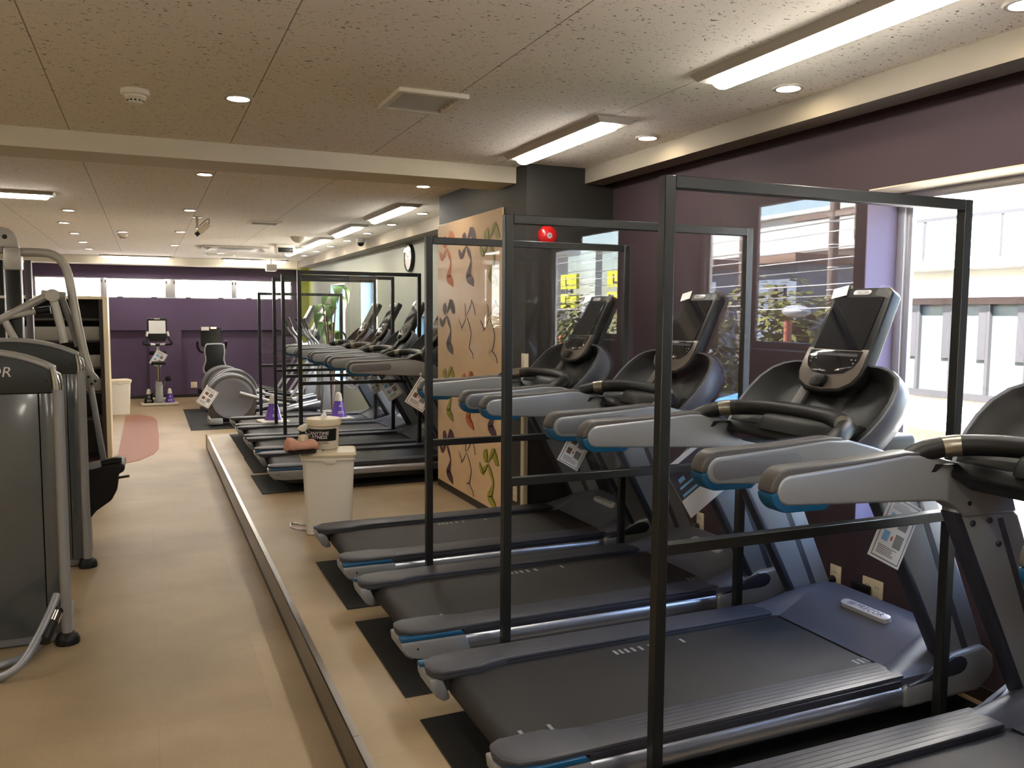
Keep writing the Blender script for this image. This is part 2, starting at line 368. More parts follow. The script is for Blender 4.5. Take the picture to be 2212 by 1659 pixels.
# step edge: polished nosing over a dark kick strip, in lengths
b = MB()
for y0, y1 in ((-3.2, -0.4), (-0.398, 2.93), (2.932, 6.0), (6.002, 8.4), (8.402, 10.92)):
    b.prism([(0.649, -0.135), (0.649, -0.002), (0.653, 0.004), (0.68, 0.004), (0.68, -0.01), (0.66, -0.01), (0.66, -0.135)], 'y', y0, y1)
struct(b.obj('trim_3', M['steel'], smooth=0))
struct(MB().box(0.653, 0.66, -3.2, 10.92, LOW, -0.135).obj('trim_4', M['skirt'], smooth=0))
struct(MB().box(0.649, XW, 11.13, 11.16, LOW, 0.004).obj('trim_5', M['fixture'], smooth=0))

# mural panel with runner pattern on the pillar's left face
def runner(b, y, z, su, sv, fill, line, xx=2.386, dy=0.010):
    """one stylised runner drawn in strokes; y decreases to the right as seen from the room"""
    def stroke(pts, mi, off=0.0, k=0):
        P = smoothpath([(p[0], p[1], 0) for p in pts], 5); W = [p[2] * 1.7 for p in pts]; L = []; Rr = []
        for i, p in enumerate(P):
            d = (P[min(i + 1, len(P) - 1)] - P[max(i - 1, 0)]).normalized(); t = i / (len(P) - 1) * (len(W) - 1); a = int(min(t, len(W) - 2)); wd = W[a] + (W[a + 1] - W[a]) * (t - a)
            L.append((p.x - d.y * wd, p.y + d.x * wd)); Rr.append((p.x + d.y * wd, p.y - d.x * wd))
        b.mi = mi
        for i in range(len(P) - 1):
            q = [L[i], L[i + 1], Rr[i + 1], Rr[i]]
            b.face([(xx - 0.0003 * k, y - su * (u + off), z + sv * (v + off * 0.6)) for u, v in q])
    head = [(0.10, 0.98, 0.0), (0.085, 0.92, 0.045), (0.085, 0.84, 0.055), (0.10, 0.76, 0.035), (0.115, 0.72, 0.0)]
    arm1 = [(0.16, 0.74, 0.0), (0.26, 0.88, 0.03), (0.34, 1.02, 0.035), (0.345, 1.01, 0.035), (0.40, 0.90, 0.05), (0.46, 0.78, 0.035), (0.47, 0.75, 0.0)]
    arm2 = [(0.16, 0.72, 0.0), (0.06, 0.60, 0.03), (-0.03, 0.50, 0.03), (-0.035, 0.505, 0.03), (-0.09, 0.60, 0.03), (-0.14, 0.68, 0.0)]
    body = [(0.17, 0.71, 0.01), (0.25, 0.58, 0.03), (0.33, 0.42, 0.012), (0.29, 0.26, 0.035), (0.235, 0.14, 0.05), (0.27, 0.09, 0.06), (0.36, 0.02, 0.05), (0.42, -0.06, 0.012), (0.43, -0.08, 0.0)]
    parts = (head, arm1[:3] + [(0.345, 1.03, 0.0)], [(0.335, 1.04, 0.0)] + arm1[3:], arm2[:3] + [(-0.035, 0.485, 0.0)], [(-0.03, 0.48, 0.0)] + arm2[3:], body)
    if fill is not None:
        for i_, p in enumerate(parts): stroke(p, fill, 0.0, 1 + 0.2 * i_)
    if line is not None:
        for i_, p in enumerate(parts):
            q = [(u + v3 * 0.8 + (0.02 if fill is not None else 0), v + (0.01 if fill is not None else 0), 0.007 if 0 < i < len(p) - 1 else 0.003) for i, (u, v, v3) in enumerate(p)]
            stroke(q, line, 0.0, 2.6 + 0.2 * i_)
b = MB()
b.box(2.387, 2.399, 5.655, 7.122, 0.06, 2.325, 0.002)
ORG, PUR, LIM, DRK, LIN, PAL = 1, 2, 3, 4, 5, 6
rows = [(1.81, (ORG, None), (PUR, None), (LIM, LIN)), (1.235, (DRK, None), (None, LIN), (PAL, LIN)), (0.66, (LIM, LIN), (ORG, LIN), (PUR, None)), (0.115, (PUR, None), (PAL, LIN), (LIM, LIN))]
for z, *cols in rows:
    for k, (fl, ln) in enumerate(cols):
        runner(b, 6.98 - 0.485 * k, z + (-0.01 * k), 0.62, 0.42, fl, ln)
mural = b.obj('mural_panel', [mat('peach_laminate', c(240, 206, 164), 0.32, vary=0.06, scale=2), mat('orange_ink', c(214, 116, 62), 0.45), mat('plum_ink', c(92, 62, 76), 0.45),
    mat('lime_ink', c(164, 162, 52), 0.45), mat('umber_grey_ink', c(82, 70, 58), 0.45), mat('umber_line_ink', c(56, 36, 26), 0.45), mat('pale_peach_ink', c(228, 198, 164), 0.45)], smooth=0)
tag(mural, 'peach wall panel printed with rows of stylised runner figures on the pillar', 'wall panel')

# ================================================================== TREADMILLS
def rail_outline(g=0.0):
    """side outline of the hand rail casting, shrunk by g at its rear end and top"""
    r = 0.058 - g
    P = arc(0.745, 1.06, r, 270, 90, 12)
    P += [(1.0, 1.125 - g * 0.4), (1.2, 1.138 - g * 0.3), (1.30, 1.132 - g * 0.3), (1.41, 1.10), (1.53, 1.06), (1.63, 1.025), (1.69, 0.975), (1.715, 0.912)]
    P += [(1.47, 0.917), (1.44, 0.94), (1.40, 0.965), (1.35, 0.978), (1.20, 0.988)]
    return P
def make_treadmill(label):
    T = thing('treadmill', label, 'treadmill', group='treadmills in a row facing the window wall')
    # running belt with printed dashes
    b = MB(); P = [(1.70, 0.203), (0.14, 0.203)] + arc(0.128, 0.155, 0.048, 90, 270, 10) + [(0.14, 0.107), (1.70, 0.107)]
    b.prism(P, 'y', -0.288, 0.288); b.mi = 1
    for x in (0.76, 0.785, 0.812, 0.842, 0.878, 0.925, 1.08): b.box(x, x + 0.013, 0.205, 0.243, 0.2025, 0.2036)
    for x in (0.145, 0.25, 1.585, 1.613, 1.641, 1.669): b.box(x, x + 0.013, -0.238, -0.2, 0.2025, 0.2036)
    b.obj('running_belt', [M['belt'], M['greyink']], T)
    b = MB(); b.box(0.16, 1.96, -0.36, 0.36, 0.055, 0.112, 0.01)
    b.obj('base_frame', M['black'], T)
    for s in (-1, 1):
        def yb(a, c_): return (a, c_) if s > 0 else (-c_, -a)
        # aluminium side extrusion
        P = [(s * 0.39, 0.108), (s * 0.425, 0.110), (s * 0.437, 0.122), (s * 0.441, 0.145), (s * 0.438, 0.172), (s * 0.428, 0.186), (s * 0.412, 0.191), (s * 0.39, 0.191)]
        MB().prism(P, 'x', 0.29, 1.60).obj('side_extrusion', M['ext'], T, smooth=60)
        # dark riser and ribbed foot platform with a rounded rear cover
        b = MB(); b.box(0.20, 1.60, *yb(0.292, 0.432), 0.188, 0.214, 0.003)
        b.obj('platform_riser', M['navy'], T)
        out = [(1.62, s * 0.292), (0.33, s * 0.292), (0.26, s * 0.283), (0.20, s * 0.262), (0.05, s * 0.262), (0.012, s * 0.285), (0.002, s * 0.33), (0.012, s * 0.385), (0.05, s * 0.422), (0.14, s * 0.434), (1.62, s * 0.424)]
        b = MB(); b.prism(out, 'z', 0.213, 0.229, 0.006); b.prism([(0.26, s * 0.283), (0.20, s * 0.264), (0.05, s * 0.264), (0.014, s * 0.287), (0.006, s * 0.33), (0.014, s * 0.383), (0.05, s * 0.42), (0.14, s * 0.432), (0.30, s * 0.432), (0.33, s * 0.292)], 'z', 0.19, 0.231, 0.012, 3)
        for k in range(5):
            y = s * (0.315 + 0.022 * k); x0 = 0.42 + 0.03 * k
            b.box(x0, 1.585, y - 0.002, y + 0.002, 0.2286, 0.2295)
        b.obj('foot_platform', M['gplastic'], T)
        # rear cap
        P = [(0.002, 0.195), (0.006, 0.165), (0.03, 0.135), (0.07, 0.117), (0.12, 0.108), (0.318, 0.106), (0.288, 0.191)]
        cap = MB().prism(P, 'y', *yb(0.395, 0.444), 0.008).prism([(0.0, 0.20), (0.006, 0.16), (0.03, 0.125), (0.06, 0.105), (0.085, 0.115), (0.05, 0.2)], 'y', *yb(0.275, 0.42), 0.008).obj('rear_cap', M['silver'], T)
        MB().prism([(0.003, 0.195), (0.003, 0.212), (0.27, 0.212), (0.283, 0.195)], 'y', *yb(0.40, 0.4425), 0.004).obj('accent_strip', M['blue'], cap)
        MB().lathe([(0.005, -0.001), (0.005, 0.003)], (0.075, s * 0.444, 0.16), 10, 'y').obj('cap_screw', M['black'], cap)
        # front skirt
        P = [(1.603, 0.108), (1.603, 0.19), (1.70, 0.20), (1.78, 0.235), (1.86, 0.278), (2.02, 0.290), (2.075, 0.245), (2.085, 0.19), (2.06, 0.145), (2.0, 0.11)]
        sk = MB().prism(P, 'y', *yb(0.36, 0.447), 0.018, 3).obj('hood_skirt', M['silver'], T)
        MB().prism([(1.625, 0.197), (1.70, 0.208), (1.78, 0.240), (1.85, 0.268), (1.89, 0.268), (1.915, 0.255), (1.925, 0.235), (1.915, 0.212), (1.89, 0.2), (1.85, 0.197)], 'y', *yb(0.43, 0.4485), 0.002).obj('skirt_panel', M['navy'], sk)
        # upright
        b = MB(); P = [(1.815, 0.25), (2.055, 0.25), (1.745, 0.90), (1.62, 1.0), (1.45, 0.955), (1.43, 0.935)]
        b.prism(P, 'y', *yb(0.372, 0.424), 0.014, 3)
        b.mi = 1; b.prism([(1.935, 0.25), (1.968, 0.25), (1.662, 0.895), (1.635, 0.895)], 'y', *yb(0.3712, 0.4248))  # shading of the concave crease drawn as a dark strip
        b.mi = 2; b.prism([(1.812, 0.25), (1.84, 0.25), (1.462, 0.93), (1.428, 0.932)], 'y', *yb(0.3714, 0.4246), 0.004)  # shade on the rear edge drawn as a darker strip; bolts share its slot
        for x, z in ((1.515, 0.89), (1.595, 0.893), (1.645, 0.81)):
            b.lathe([(0.009, -0.002), (0.011, 0.004), (0.008, 0.008)] if s < 0 else [(0.009, 0.002), (0.011, -0.004), (0.008, -0.008)], (x, s * 0.3712, z), 10, 'y')
        b.obj('upright', [M['silver'], M['gplastic'], M['navy']], T)
        # hand rail
        h = MB().prism(rail_outline(0.013), 'y', *yb(0.358, 0.432), 0.010, 3, 40).obj('handrail', M['silver'], T, smooth=50)
        P = arc(0.745, 1.06, 0.066, 185, 90, 8) + [(1.0, 1.131), (1.2, 1.143), (1.27, 1.140), (1.27, 1.10), (0.72, 1.06)]
        MB().prism(P, 'y', *yb(0.363, 0.427), 0.008, 3).obj('rail_trim', M['taupe'], h)
        P = arc(0.745, 1.06, 0.066, 185, 270, 8) + [(0.88, 0.991), (0.90, 1.004), (0.90, 1.02), (0.72, 1.06)]
        MB().prism(P, 'y', *yb(0.363, 0.427), 0.006, 2).obj('accent_band', M['blue'], h)
        P = arc(0.752, 1.06, 0.032, 270, 90, 8) + [(1.04, 1.10)] + arc(1.05, 1.071, 0.031, 80, -80, 8)
        MB().prism(P, 'y', *yb(0.430, 0.4335), 0.001).obj('rail_inset', M['inset'], h)
        MB().lathe([(0.008, -s * 0.003), (0.006, s * 0.002)], (1.478, s * 0.357, 0.962), 10, 'y').obj('rail_screw', M['black'], h)
        for x in (0.22, 1.93):
            MB().lathe([(0.028, 0.0065), (0.032, 0.01), (0.032, 0.03), (0.02, 0.035), (0.02, 0.06)], (x, s * 0.3, 0), 14).obj('foot', M['rubber'], T)
    # motor hood: a low dome with side wings reaching back over the platforms
    rings = []
    for y in [-0.425, -0.41, -0.385, -0.355, -0.325, -0.305, -0.298] + [-0.29 + 0.058 * i for i in range(11)] + [0.298, 0.305, 0.325, 0.355, 0.385, 0.41, 0.425]:
        a = abs(y) / 0.425; wing = max(0.0, (a - 0.69) / 0.31); wz = math.sin(wing * math.pi / 2) ** 0.8; fall = wing * (0.25 + 0.75 * wing ** 3)
        xr = 1.655 - 0.155 * wz; ring = []
        for k in range(15):
            t = k / 14; x = xr + (2.035 - xr) * t
            zc_ = 0.208 + 0.112 * math.sin(min(1.0, t / 0.8) * math.pi / 2) ** 1.15
            if t > 0.86: zc_ -= 0.02 * (t - 0.86) / 0.14
            ring.append((x, y, max(0.2085, zc_ - fall * (zc_ - 0.218))))
        ring += [(2.045, y, 0.13), (xr + 0.002, y, 0.13)]
        rings.append(ring)
    hood = MB().loft(rings, True, True).obj('motor_hood', M['hood'], T, smooth=24)
    MB().box(1.652, 1.672, -0.29, 0.29, 0.2035, 0.2075, 0.001).obj('hood_gasket', M['black'], hood)
    MB().box(1.98, 2.07, -0.40, 0.40, 0.11, 0.26, 0.02, 3).obj('front_panel', M['silver'], T)
    # raised badge on the hood
    bx, bz, sl_ = 1.845, 0.3135, R(15)
    X = Vector((0, -1, 0)); Yv = Vector((math.cos(sl_), 0, math.sin(sl_)))
    mw = basis((bx, -0.02, bz), X, Yv)
    P = arc(0.105, 0, 0.022, -90, 90, 8) + arc(-0.105, 0, 0.022, 90, 270, 8)
    bd = MB(); bd.prism(P, 'z', -0.03, 0.004, 0.002); bd = bd.obj('badge', M['badge'], T); bd.matrix_local = mw
    text('lettering', 'PRECOR', 0.036, M['inset'], bd, Matrix.Translation((0.02, 0.0, 0.0044)), 0.25, 0.0004, 1.08)
    b = MB()
    for k in range(3): b.prism([(-0.092 + 0.012 * k, -0.012), (-0.086 + 0.012 * k, -0.012), (-0.080 + 0.012 * k, 0.012), (-0.086 + 0.012 * k, 0.012)], 'z', 0.0035, 0.0048)
    b.obj('emblem_bars', M['inset'], bd)
    # dished tray between the rails, leaning away from the runner
    a0 = Vector((1.40, 0, 1.095)); tv = Vector((1.66 - 1.40, 0, 1.375 - 1.095)).normalized(); nv = Vector((tv.z, 0, -tv.x))   # nv points away from the runner
    half = [(0.372, 0.0), (0.392, 0.06), (0.402, 0.13), (0.400, 0.20), (0.385, 0.265), (0.350, 0.320), (0.300, 0.352), (0.24, 0.368), (0.12, 0.374)]
    ol = half + [(-y, t) for y, t in half[::-1]]
    def ring(sc, d, dt=0.0):
        cy, ct = 0.0, 0.19
        return [a0 + Vector((0, y * sc, 0)) + tv * (ct + (t - ct) * sc + dt) + nv * d for y, t in ol]
    sh = MB(); sh.loft([ring(0.93, 0.0), ring(0.985, -0.004), ring(1.0, 0.008), ring(1.0, 0.05), ring(0.95, 0.10), ring(0.8, 0.125)], True, False)
    t_ = bmesh.new(); t_.faces.new([t_.verts.new(p) for p in ring(0.8, 0.125)]); sh._add(t_)
    shell = sh.obj('tray_shell', M['hood'], T, smooth=50)
    dish = MB(); dish.loft([ring(0.955, -0.002), ring(0.93, -0.006), ring(0.88, 0.008), ring(0.80, 0.045), ring(0.55, 0.062), ring(0.2, 0.06)], True, False)
    t_ = bmesh.new(); t_.faces.new([t_.verts.new(p) for p in ring(0.2, 0.06)]); dish._add(t_)
    dish.obj('tray_dish', M['blackpl'], T, smooth=50)
    b = MB(); b.prism([(1.37, 1.06), (1.40, 1.105), (1.50, 1.115), (1.70, 1.12), (1.72, 1.04), (1.62, 0.995), (1.46, 1.01)], 'y', -0.357, 0.357, 0.018, 3)
    for s in (-1, 1): b.loft([[(1.30 + 0.16 * (1 - math.cos(k * math.pi / 6)) / 2 * 1.6 + 0.02 * i, s * (0.357 - 0.03 * i * math.sin(k * math.pi / 6)), 1.075 + 0.028 * math.sin(k * math.pi / 3)) for k in range(7)] for i in range(2)], False, False)
    b.obj('tray_base', M['blackpl'], T, smooth=50)
    # cross handlebar with contact grips
    hp = smoothpath([(1.245, 0.395, 1.112), (1.29, 0.385, 1.136), (1.37, 0.335, 1.158), (1.435, 0.22, 1.17), (1.462, 0.08, 1.172), (1.462, -0.08, 1.172), (1.435, -0.22, 1.17), (1.37, -0.335, 1.158), (1.29, -0.385, 1.136), (1.245, -0.395, 1.112)], 6)
    hb = MB().tube(hp, 0.033, 16).obj('handlebar', M['blackpl'], T, smooth=60)
    n = len(hp)
    for a, e in ((10, 14), (n - 15, n - 11)): MB().tube(hp[a:e], 0.0342, 16).obj('contact_grip', M['gold'], hb, smooth=60)
    # web that carries the bar, seen under its middle
    MB().prism([(1.37, 1.09), (1.41, 1.155), (1.475, 1.16), (1.52, 1.09)], 'y', -0.34, 0.16, 0.02).obj('bar_web', M['blackpl'], T)
    # console
    cv = Vector((1.758 - 1.562, 0, 1.619 - 1.248)).normalized(); cn = Vector((-cv.z, 0, cv.x)); cb = Vector((1.562, 0, 1.248))
    def cf(d0):
        return lambda q: cb + Vector((0, -q.x, 0)) + cv * q.y + cn * (q.z + d0)
    body = [(-0.172, 0.13), (-0.170, 0.09), (-0.150, 0.045), (-0.10, 0.012), (0, 0.0), (0.10, 0.012), (0.150, 0.045), (0.170, 0.09), (0.172, 0.13), (0.160, 0.30), (0.150, 0.455), (0.14, 0.474), (0.12, 0.484), (-0.12, 0.484), (-0.14, 0.474), (-0.150, 0.455), (-0.160, 0.30)]
    C_ = MB().prism(body, 'z', -0.062, 0.0, 0.012, 3, 30, cf(0)).obj('console', M['blackpl'], T, smooth=45)
    bez = [(-0.160, 0.20), (-0.162, 0.13), (-0.158, 0.09), (-0.138, 0.052), (-0.09, 0.024), (0, 0.014), (0.09, 0.024), (0.138, 0.052), (0.158, 0.09), (0.162, 0.13), (0.160, 0.20)]
    MB().prism(bez, 'z', -0.02, 0.004, 0.003, 2, 30, cf(0)).obj('console_bezel', M['bezel'], C_, smooth=45)
    pan = [(-0.140, 0.19), (-0.138, 0.15), (-0.122, 0.115), (-0.085, 0.09), (0, 0.08), (0.085, 0.09), (0.122, 0.115), (0.138, 0.15), (0.140, 0.19)]
    kp = MB(); kp.prism(pan, 'z', -0.01, 0.0062, 0.0015, 2, 30, cf(0)); kp.mi = 1
    for (y, t, wd, hh) in ((-0.085, 0.165, 0.10, 0.012), (0.02, 0.165, 0.10, 0.012)): kp.prism([(y - 0.01, t), (y + wd, t), (y + wd, t + hh), (y - 0.01, t + hh)], 'z', 0.004, 0.0066, 0, 2, 30, cf(0))
    kp.mi = 2
    for y, t in ((-0.115, 0.15), (-0.09, 0.15), (-0.115, 0.135), (0.1, 0.15), (0.12, 0.15), (0.115, 0.135), (-0.045, 0.10), (0.04, 0.10)): kp.prism([(y - 0.003, t - 0.002), (y + 0.003, t - 0.002), (y + 0.003, t + 0.003), (y - 0.003, t + 0.003)], 'z', 0.004, 0.0067, 0, 2, 30, cf(0))
    kp.obj('keypad', [M['screen'], M['navy'], M['greyink']], C_)
    MB().prism([(-0.130, 0.193), (0.130, 0.193), (0.125, 0.435), (-0.125, 0.435)], 'z', -0.01, 0.005, 0.0015, 2, 30, cf(0)).obj('screen', M['screen'], C_, smooth=0)
    P = arc(0.034, 0.458, 0.0115, -90, 90, 6) + arc(-0.034, 0.458, 0.0115, 90, 270, 6)
    bd2 = MB().prism(P, 'z', -0.01, 0.003, 0.001, 2, 30, cf(0)).obj('maker_badge', M['badge'], C_)
    text('lettering', 'PRECOR', 0.016, M['inset'], bd2, basis(cb + cv * 0.458 + cn * 0.0033, (0, -1, 0), cv), 0.25, 0.0002, 1.05)
    MB().prism([(-0.150, 0.428), (-0.075, 0.445), (-0.085, 0.492), (-0.160, 0.475)], 'z', 0.001, 0.003, 0, 2, 30, cf(0.004)).obj('notice', M['paper'], C_, smooth=0)
    st = MB(); st.prism([(-0.05, 0.022), (0.012, 0.022), (0.022, 0.05), (0.022, 0.072), (-0.04, 0.072), (-0.05, 0.05)], 'z', 0.0, 0.03, 0.007, 2, 30, cf(0))
    st.obj('stop_button', M['blackpl'], C_)
    MB().loft([[(1.60, y, 1.20), (1.66, y, 1.20), (1.735, y, 1.36), (1.68, y, 1.40)] for y in (-0.07, 0.07)], True, True, 0.01).obj('console_neck', M['blackpl'], T)
    MB().loft([[(1.50, y, 1.135), (1.515, y, 1.125), (1.64, y, 1.285), (1.625, y, 1.295)] for y in (0.09, 0.145)], True, True, 0.003).obj('neck_strip', M['taupe'], T)
    MB().tube(smoothpath([(1.50, 0.0, 1.10), (1.36, -0.2, 1.05), (1.40, -0.33, 1.10)], 6), 0.003, 6).obj('safety_cord', M['cord'], T)
    return T
X0 = 0.925
TY = [1.47, 2.585, 3.69, 4.80, 7.73, 8.74, 9.68, 10.60]
TL = ['nearest treadmill, cut off by the right edge of the photo',
      'treadmill between the nearest and second screens, its black belt and slate hood in view',
      'treadmill between the second and third screens, its belt crossed by the second screen post',
      'treadmill beyond the third screen, just in front of the mural pillar',
      'first treadmill past the pillar, right behind the white pedal bin',
      'second treadmill past the pillar, one behind the pedal bin treadmill',
      'third treadmill past the pillar, next to the one with cones on its belt',
      'farthest treadmill, with two purple and white cones standing on its belt']
t0 = make_treadmill(TL[0]); t0.location = (X0, TY[0], 0)
TM = [t0] + [dup(t0, TL[k], (X0, TY[k], 0)) for k in range(1, 8)]
# mats under the treadmills
ML = ['black rubber mat under the nearest treadmill at the right edge', 'black rubber mat on the floor between the nearest and second screens', 'black rubber mat on the floor between the second and third screens', 'black rubber mat beyond the third screen, beside the pedal bin',
      'black rubber mat under the first treadmill past the pillar', 'black rubber mat under the second treadmill past the pillar', 'black rubber mat under the third treadmill past the pillar', 'black rubber mat under the farthest treadmill']
for k, (x0, y0, y1) in enumerate([(0.92, 0.96, 1.86), (0.918, 2.06, 2.96), (0.92, 3.16, 4.06), (0.925, 4.25, 5.15), (0.865, 7.29, 8.17), (0.905, 8.28, 9.19), (0.915, 9.20, 10.12), (0.92, 10.135, 11.03)]):
    tag(MB().box(x0, 3.02, y0, y1, 0.0, 0.006, 0.003, 1).obj('equipment_mat', M['rubber'], smooth=0), ML[k], 'mat', 'rubber mats under the treadmills')

# ================================================================== SCREENS BETWEEN THE TREADMILLS
def make_screen(h, wd, label):
    T = thing('partition_screen', label, 'screen', group='clear screens between the treadmills'); t = 0.036
    for x in (0, wd - t):
        MB().box(x, x + t, -t / 2, t / 2, 0.006, h, 0.002, 1).obj('post', M['black'], T)
        MB().box(x - 0.012, x + t + 0.012, -0.05, 0.05, 0.0, 0.008, 0.002, 1).obj('foot_plate', M['black'], T)
    MB().box(t, wd - t, -t / 2, t / 2, h - 0.036, h, 0.002, 1).obj('top_bar', M['black'], T)
    MB().box(t, wd - t, -t / 2, t / 2, 0.846, 0.88, 0.002, 1).obj('middle_bar', M['black'], T)
    MB().box(t * 0.9, wd - t * 0.9, -0.0015, 0.0015, 0.87, h - 0.02).obj('clear_sheet', M['acrylic'], T, smooth=0)
    return T
SL = ['nearest black framed clear screen, taller than the rest in the photo', 'second nearest black framed clear screen, its post at the right edge of the mural', 'third nearest black framed clear screen, its post just left of the mural',
      'first black framed clear screen past the mural pillar, right behind the bucket', 'second black framed clear screen past the mural pillar', 'third black framed clear screen past the mural pillar']
s0 = make_screen(1.955, 1.235, SL[0]); s0.location = (1.36, 2.05, 0); s0.rotation_euler = (0, 0, R(-0.7))
for k, (x, y) in enumerate([(1.328, 3.13), (1.352, 4.24), (1.335, 8.22), (1.325, 9.19), (1.36, 10.13)]):
    dup(s0, SL[k + 1], (x, y, 0), R(-0.3))
s7 = make_screen(1.80, 1.08, 'lowest and farthest black framed clear screen at the platform end'); s7.location = (1.303, 11.085, 0)

# ================================================================== INSTRUCTION CARDS HANGING FROM THE RAILS
def make_card(label, ctr, ang, wd, hh, style, hook=None):
    """laminated card in a plane facing the aisle, local x right, y up, hung by a corner"""
    b = MB(); b.box(-wd / 2, wd / 2, -hh / 2, hh / 2, -0.0015, 0.0015)
    def q(x0, x1, y0, y1, mi, k=1):
        b.mi = mi; b.face([(x0 * wd, y0 * hh, 0.0015 + 0.0003 * k), (x1 * wd, y0 * hh, 0.0015 + 0.0003 * k), (x1 * wd, y1 * hh, 0.0015 + 0.0003 * k), (x0 * wd, y1 * hh, 0.0015 + 0.0003 * k)])
    if style != 'dark':
        e = 0.44; fr = 0.02
        for x0, x1, y0, y1 in ((-e, e, e + 0.01, e + 0.025), (-e, e, -e - 0.025, -e - 0.01), (-e, -e + 0.022, -e - 0.01, e + 0.01), (e - 0.022, e, -e - 0.01, e + 0.01)): q(x0, x1, y0, y1, 1 if style == 'blue' else 2)
        A, B_ = (3, 5) if style == 'blue' else (4, 5)
        q(-0.30, -0.05, 0.08, 0.24, A); q(0.02, 0.30, 0.05, 0.26, B_); q(-0.32, -0.12, -0.20, -0.04, A); q(-0.06, 0.0, -0.16, -0.09, 6); q(0.06, 0.32, -0.24, -0.03, B_)
        random.seed(len(label))
        for k in range(5): q(-0.34, 0.34 - 0.2 * random.random(), 0.30 + 0.025 * k, 0.309 + 0.025 * k, 2)
        for k in range(6): q(-0.34, 0.30 - 0.25 * random.random(), -0.28 - 0.024 * k, -0.271 - 0.024 * k, 2)
    else:
        q(-0.5, 0.5, -0.15, 0.42, 7)
        for x0, x1, y0, y1 in ((-0.4, -0.05, 0.02, 0.06), (-0.35, -0.2, 0.12, 0.2), (0.05, 0.38, -0.10, -0.04), (0.1, 0.3, 0.02, 0.06), (-0.42, 0.0, -0.12, -0.07), (0.15, 0.4, 0.2, 0.3)): q(x0, x1, y0, y1, 3, 2)
    o = b.obj('instruction_card', [M['paper'], M['navyink'], M['ink'], M['sky_ink'], M['brownink'], M['greyink'], M['redink'], M['ink']], smooth=0)
    a = R(ang)
    o.matrix_world = Matrix.Translation(ctr) @ basis((0, 0, 0), (math.cos(a), 0, math.sin(a)), (-math.sin(a), 0, math.cos(a)))
    tag(o, label, 'card', 'instruction cards hung from the equipment')
    ci = o.matrix_world.inverted()
    if hook:
        top = Vector((-wd / 2 + 0.01, hh / 2 - 0.01, 0.0)); hk = ci @ Vector(hook)
        MB().tube(smoothpath([top, (top + hk) / 2 + Vector((0.006, 0, 0.003)), hk], 4), 0.0014, 6).obj('hanging_cord', M['white'], o)
        hb = MB().lathe([(0.011, -0.002), (0.013, 0.001), (0.010, 0.005)], (0, 0, 0), 14).obj('adhesive_hook', M['white'], o)
        hb.location = hk
    return o
make_card('white card with blue pictures and a navy border under the nearest arms', (2.405, 2.11, 0.80), -27, 0.165, 0.235, 'blue', (2.36, 2.125, 0.99))
make_card('white card with a dark picture block behind the second screen bar', (2.355, 3.215, 0.785), 33, 0.235, 0.29, 'dark', (2.38, 3.235, 0.985))
make_card('framed grey picture card hanging just left of the third screen far post', (2.31, 4.335, 0.76), -30, 0.155, 0.22, 'grey', (2.30, 4.35, 0.985))
make_card('cream card with brown photos hung from a white hook past the mural', (2.275, 7.262, 0.815), -33, 0.20, 0.27, 'grey', (2.275, 7.283, 1.0))
make_card('white card with blue photos hung on the second treadmill past the pillar', (2.265, 8.28, 0.79), 33, 0.17, 0.235, 'blue', (2.31, 8.295, 0.985))
make_card('card half hidden by screen bars on the third treadmill past the pillar', (2.335, 9.215, 0.745), 30, 0.13, 0.19, 'blue', (2.33, 9.235, 0.985))
make_card('card hanging on the treadmill that carries the two cones', (2.31, 10.14, 0.72), -30, 0.17, 0.20, 'grey', (2.30, 10.155, 0.985))

# ================================================================== CEILING FITTINGS
def make_tube(label, cx, y0, y1, along='y'):
    L = y1 - y0
    T = thing('ceiling_light', label, 'ceiling light', (cx, (y0 + y1) / 2, ZC) if along == 'y' else ((y0 + y1) / 2, cx, ZC), 0 if along == 'y' else R(90), 'tube ceiling lights')
    b = MB(); b.loft([[(-0.115, y, 0.0), (0.115, y, 0.0), (0.085 , y * (1 - 0.03), -0.028), (-0.085, y * (1 - 0.03), -0.028)] for y in (-L / 2, L / 2)])
    b.obj('housing', M['fixture'], T)
    P = [(0.052 * math.cos(R(a)), -0.026 - 0.034 * math.sin(R(a))) for a in range(0, 181, 15)]
    b = MB(); r0 = L / 2 - 0.05
    b.loft([[(x * k, s * yy, -0.026 + (z + 0.026) * k) for x, z in P] for s, yy, k in ((-1, r0, 0.55), (-1, r0 - 0.02, 1), (1, r0 - 0.02, 1), (1, r0, 0.55))])
    b.obj('diffuser', M['tube'], T, smooth=60)
    return T
make_tube('long tube light at the upper right, nearest the camera', 2.27, 1.80, 3.06)
make_tube('tube light just in front of the pillar, before the near soffit', 2.26, 3.84, 5.08)
make_tube('added tube light overhead behind the photographer', 2.27, -0.24, 1.02)  # added lamp, out of view, to help light the room
for k, (a, e, nm) in enumerate([(7.65, 9.1, 'first tube light past the pillar, the largest of the far row'), (9.70, 11.04, 'second tube light of the far row past the pillar'), (11.6, 13.24, 'third tube light of the far row past the pillar'), (13.45, 15.1, 'farthest tube light of the row over the far treadmills')]):
    make_tube(nm, 2.30, a, e)
make_tube('long tube light across the far end, on the left', 17.15, -0.76, 0.47, 'x')
make_tube('long tube light across the far end, on the right', 17.15, 1.36, 2.62, 'x')
make_tube('tube light at the left edge of the photo beyond the cross beam', 8.4, -1.95, -0.70, 'x')
make_tube('added tube light over the machines at the left, beyond the photo', 5.0, -3.4, -2.1, 'x')  # unseen lamp added to brighten the left side
make_tube('added tube light over the left part of the room, beyond the photo', 11.5, -3.6, -2.3, 'x')  # also added out of view, for more light farther back
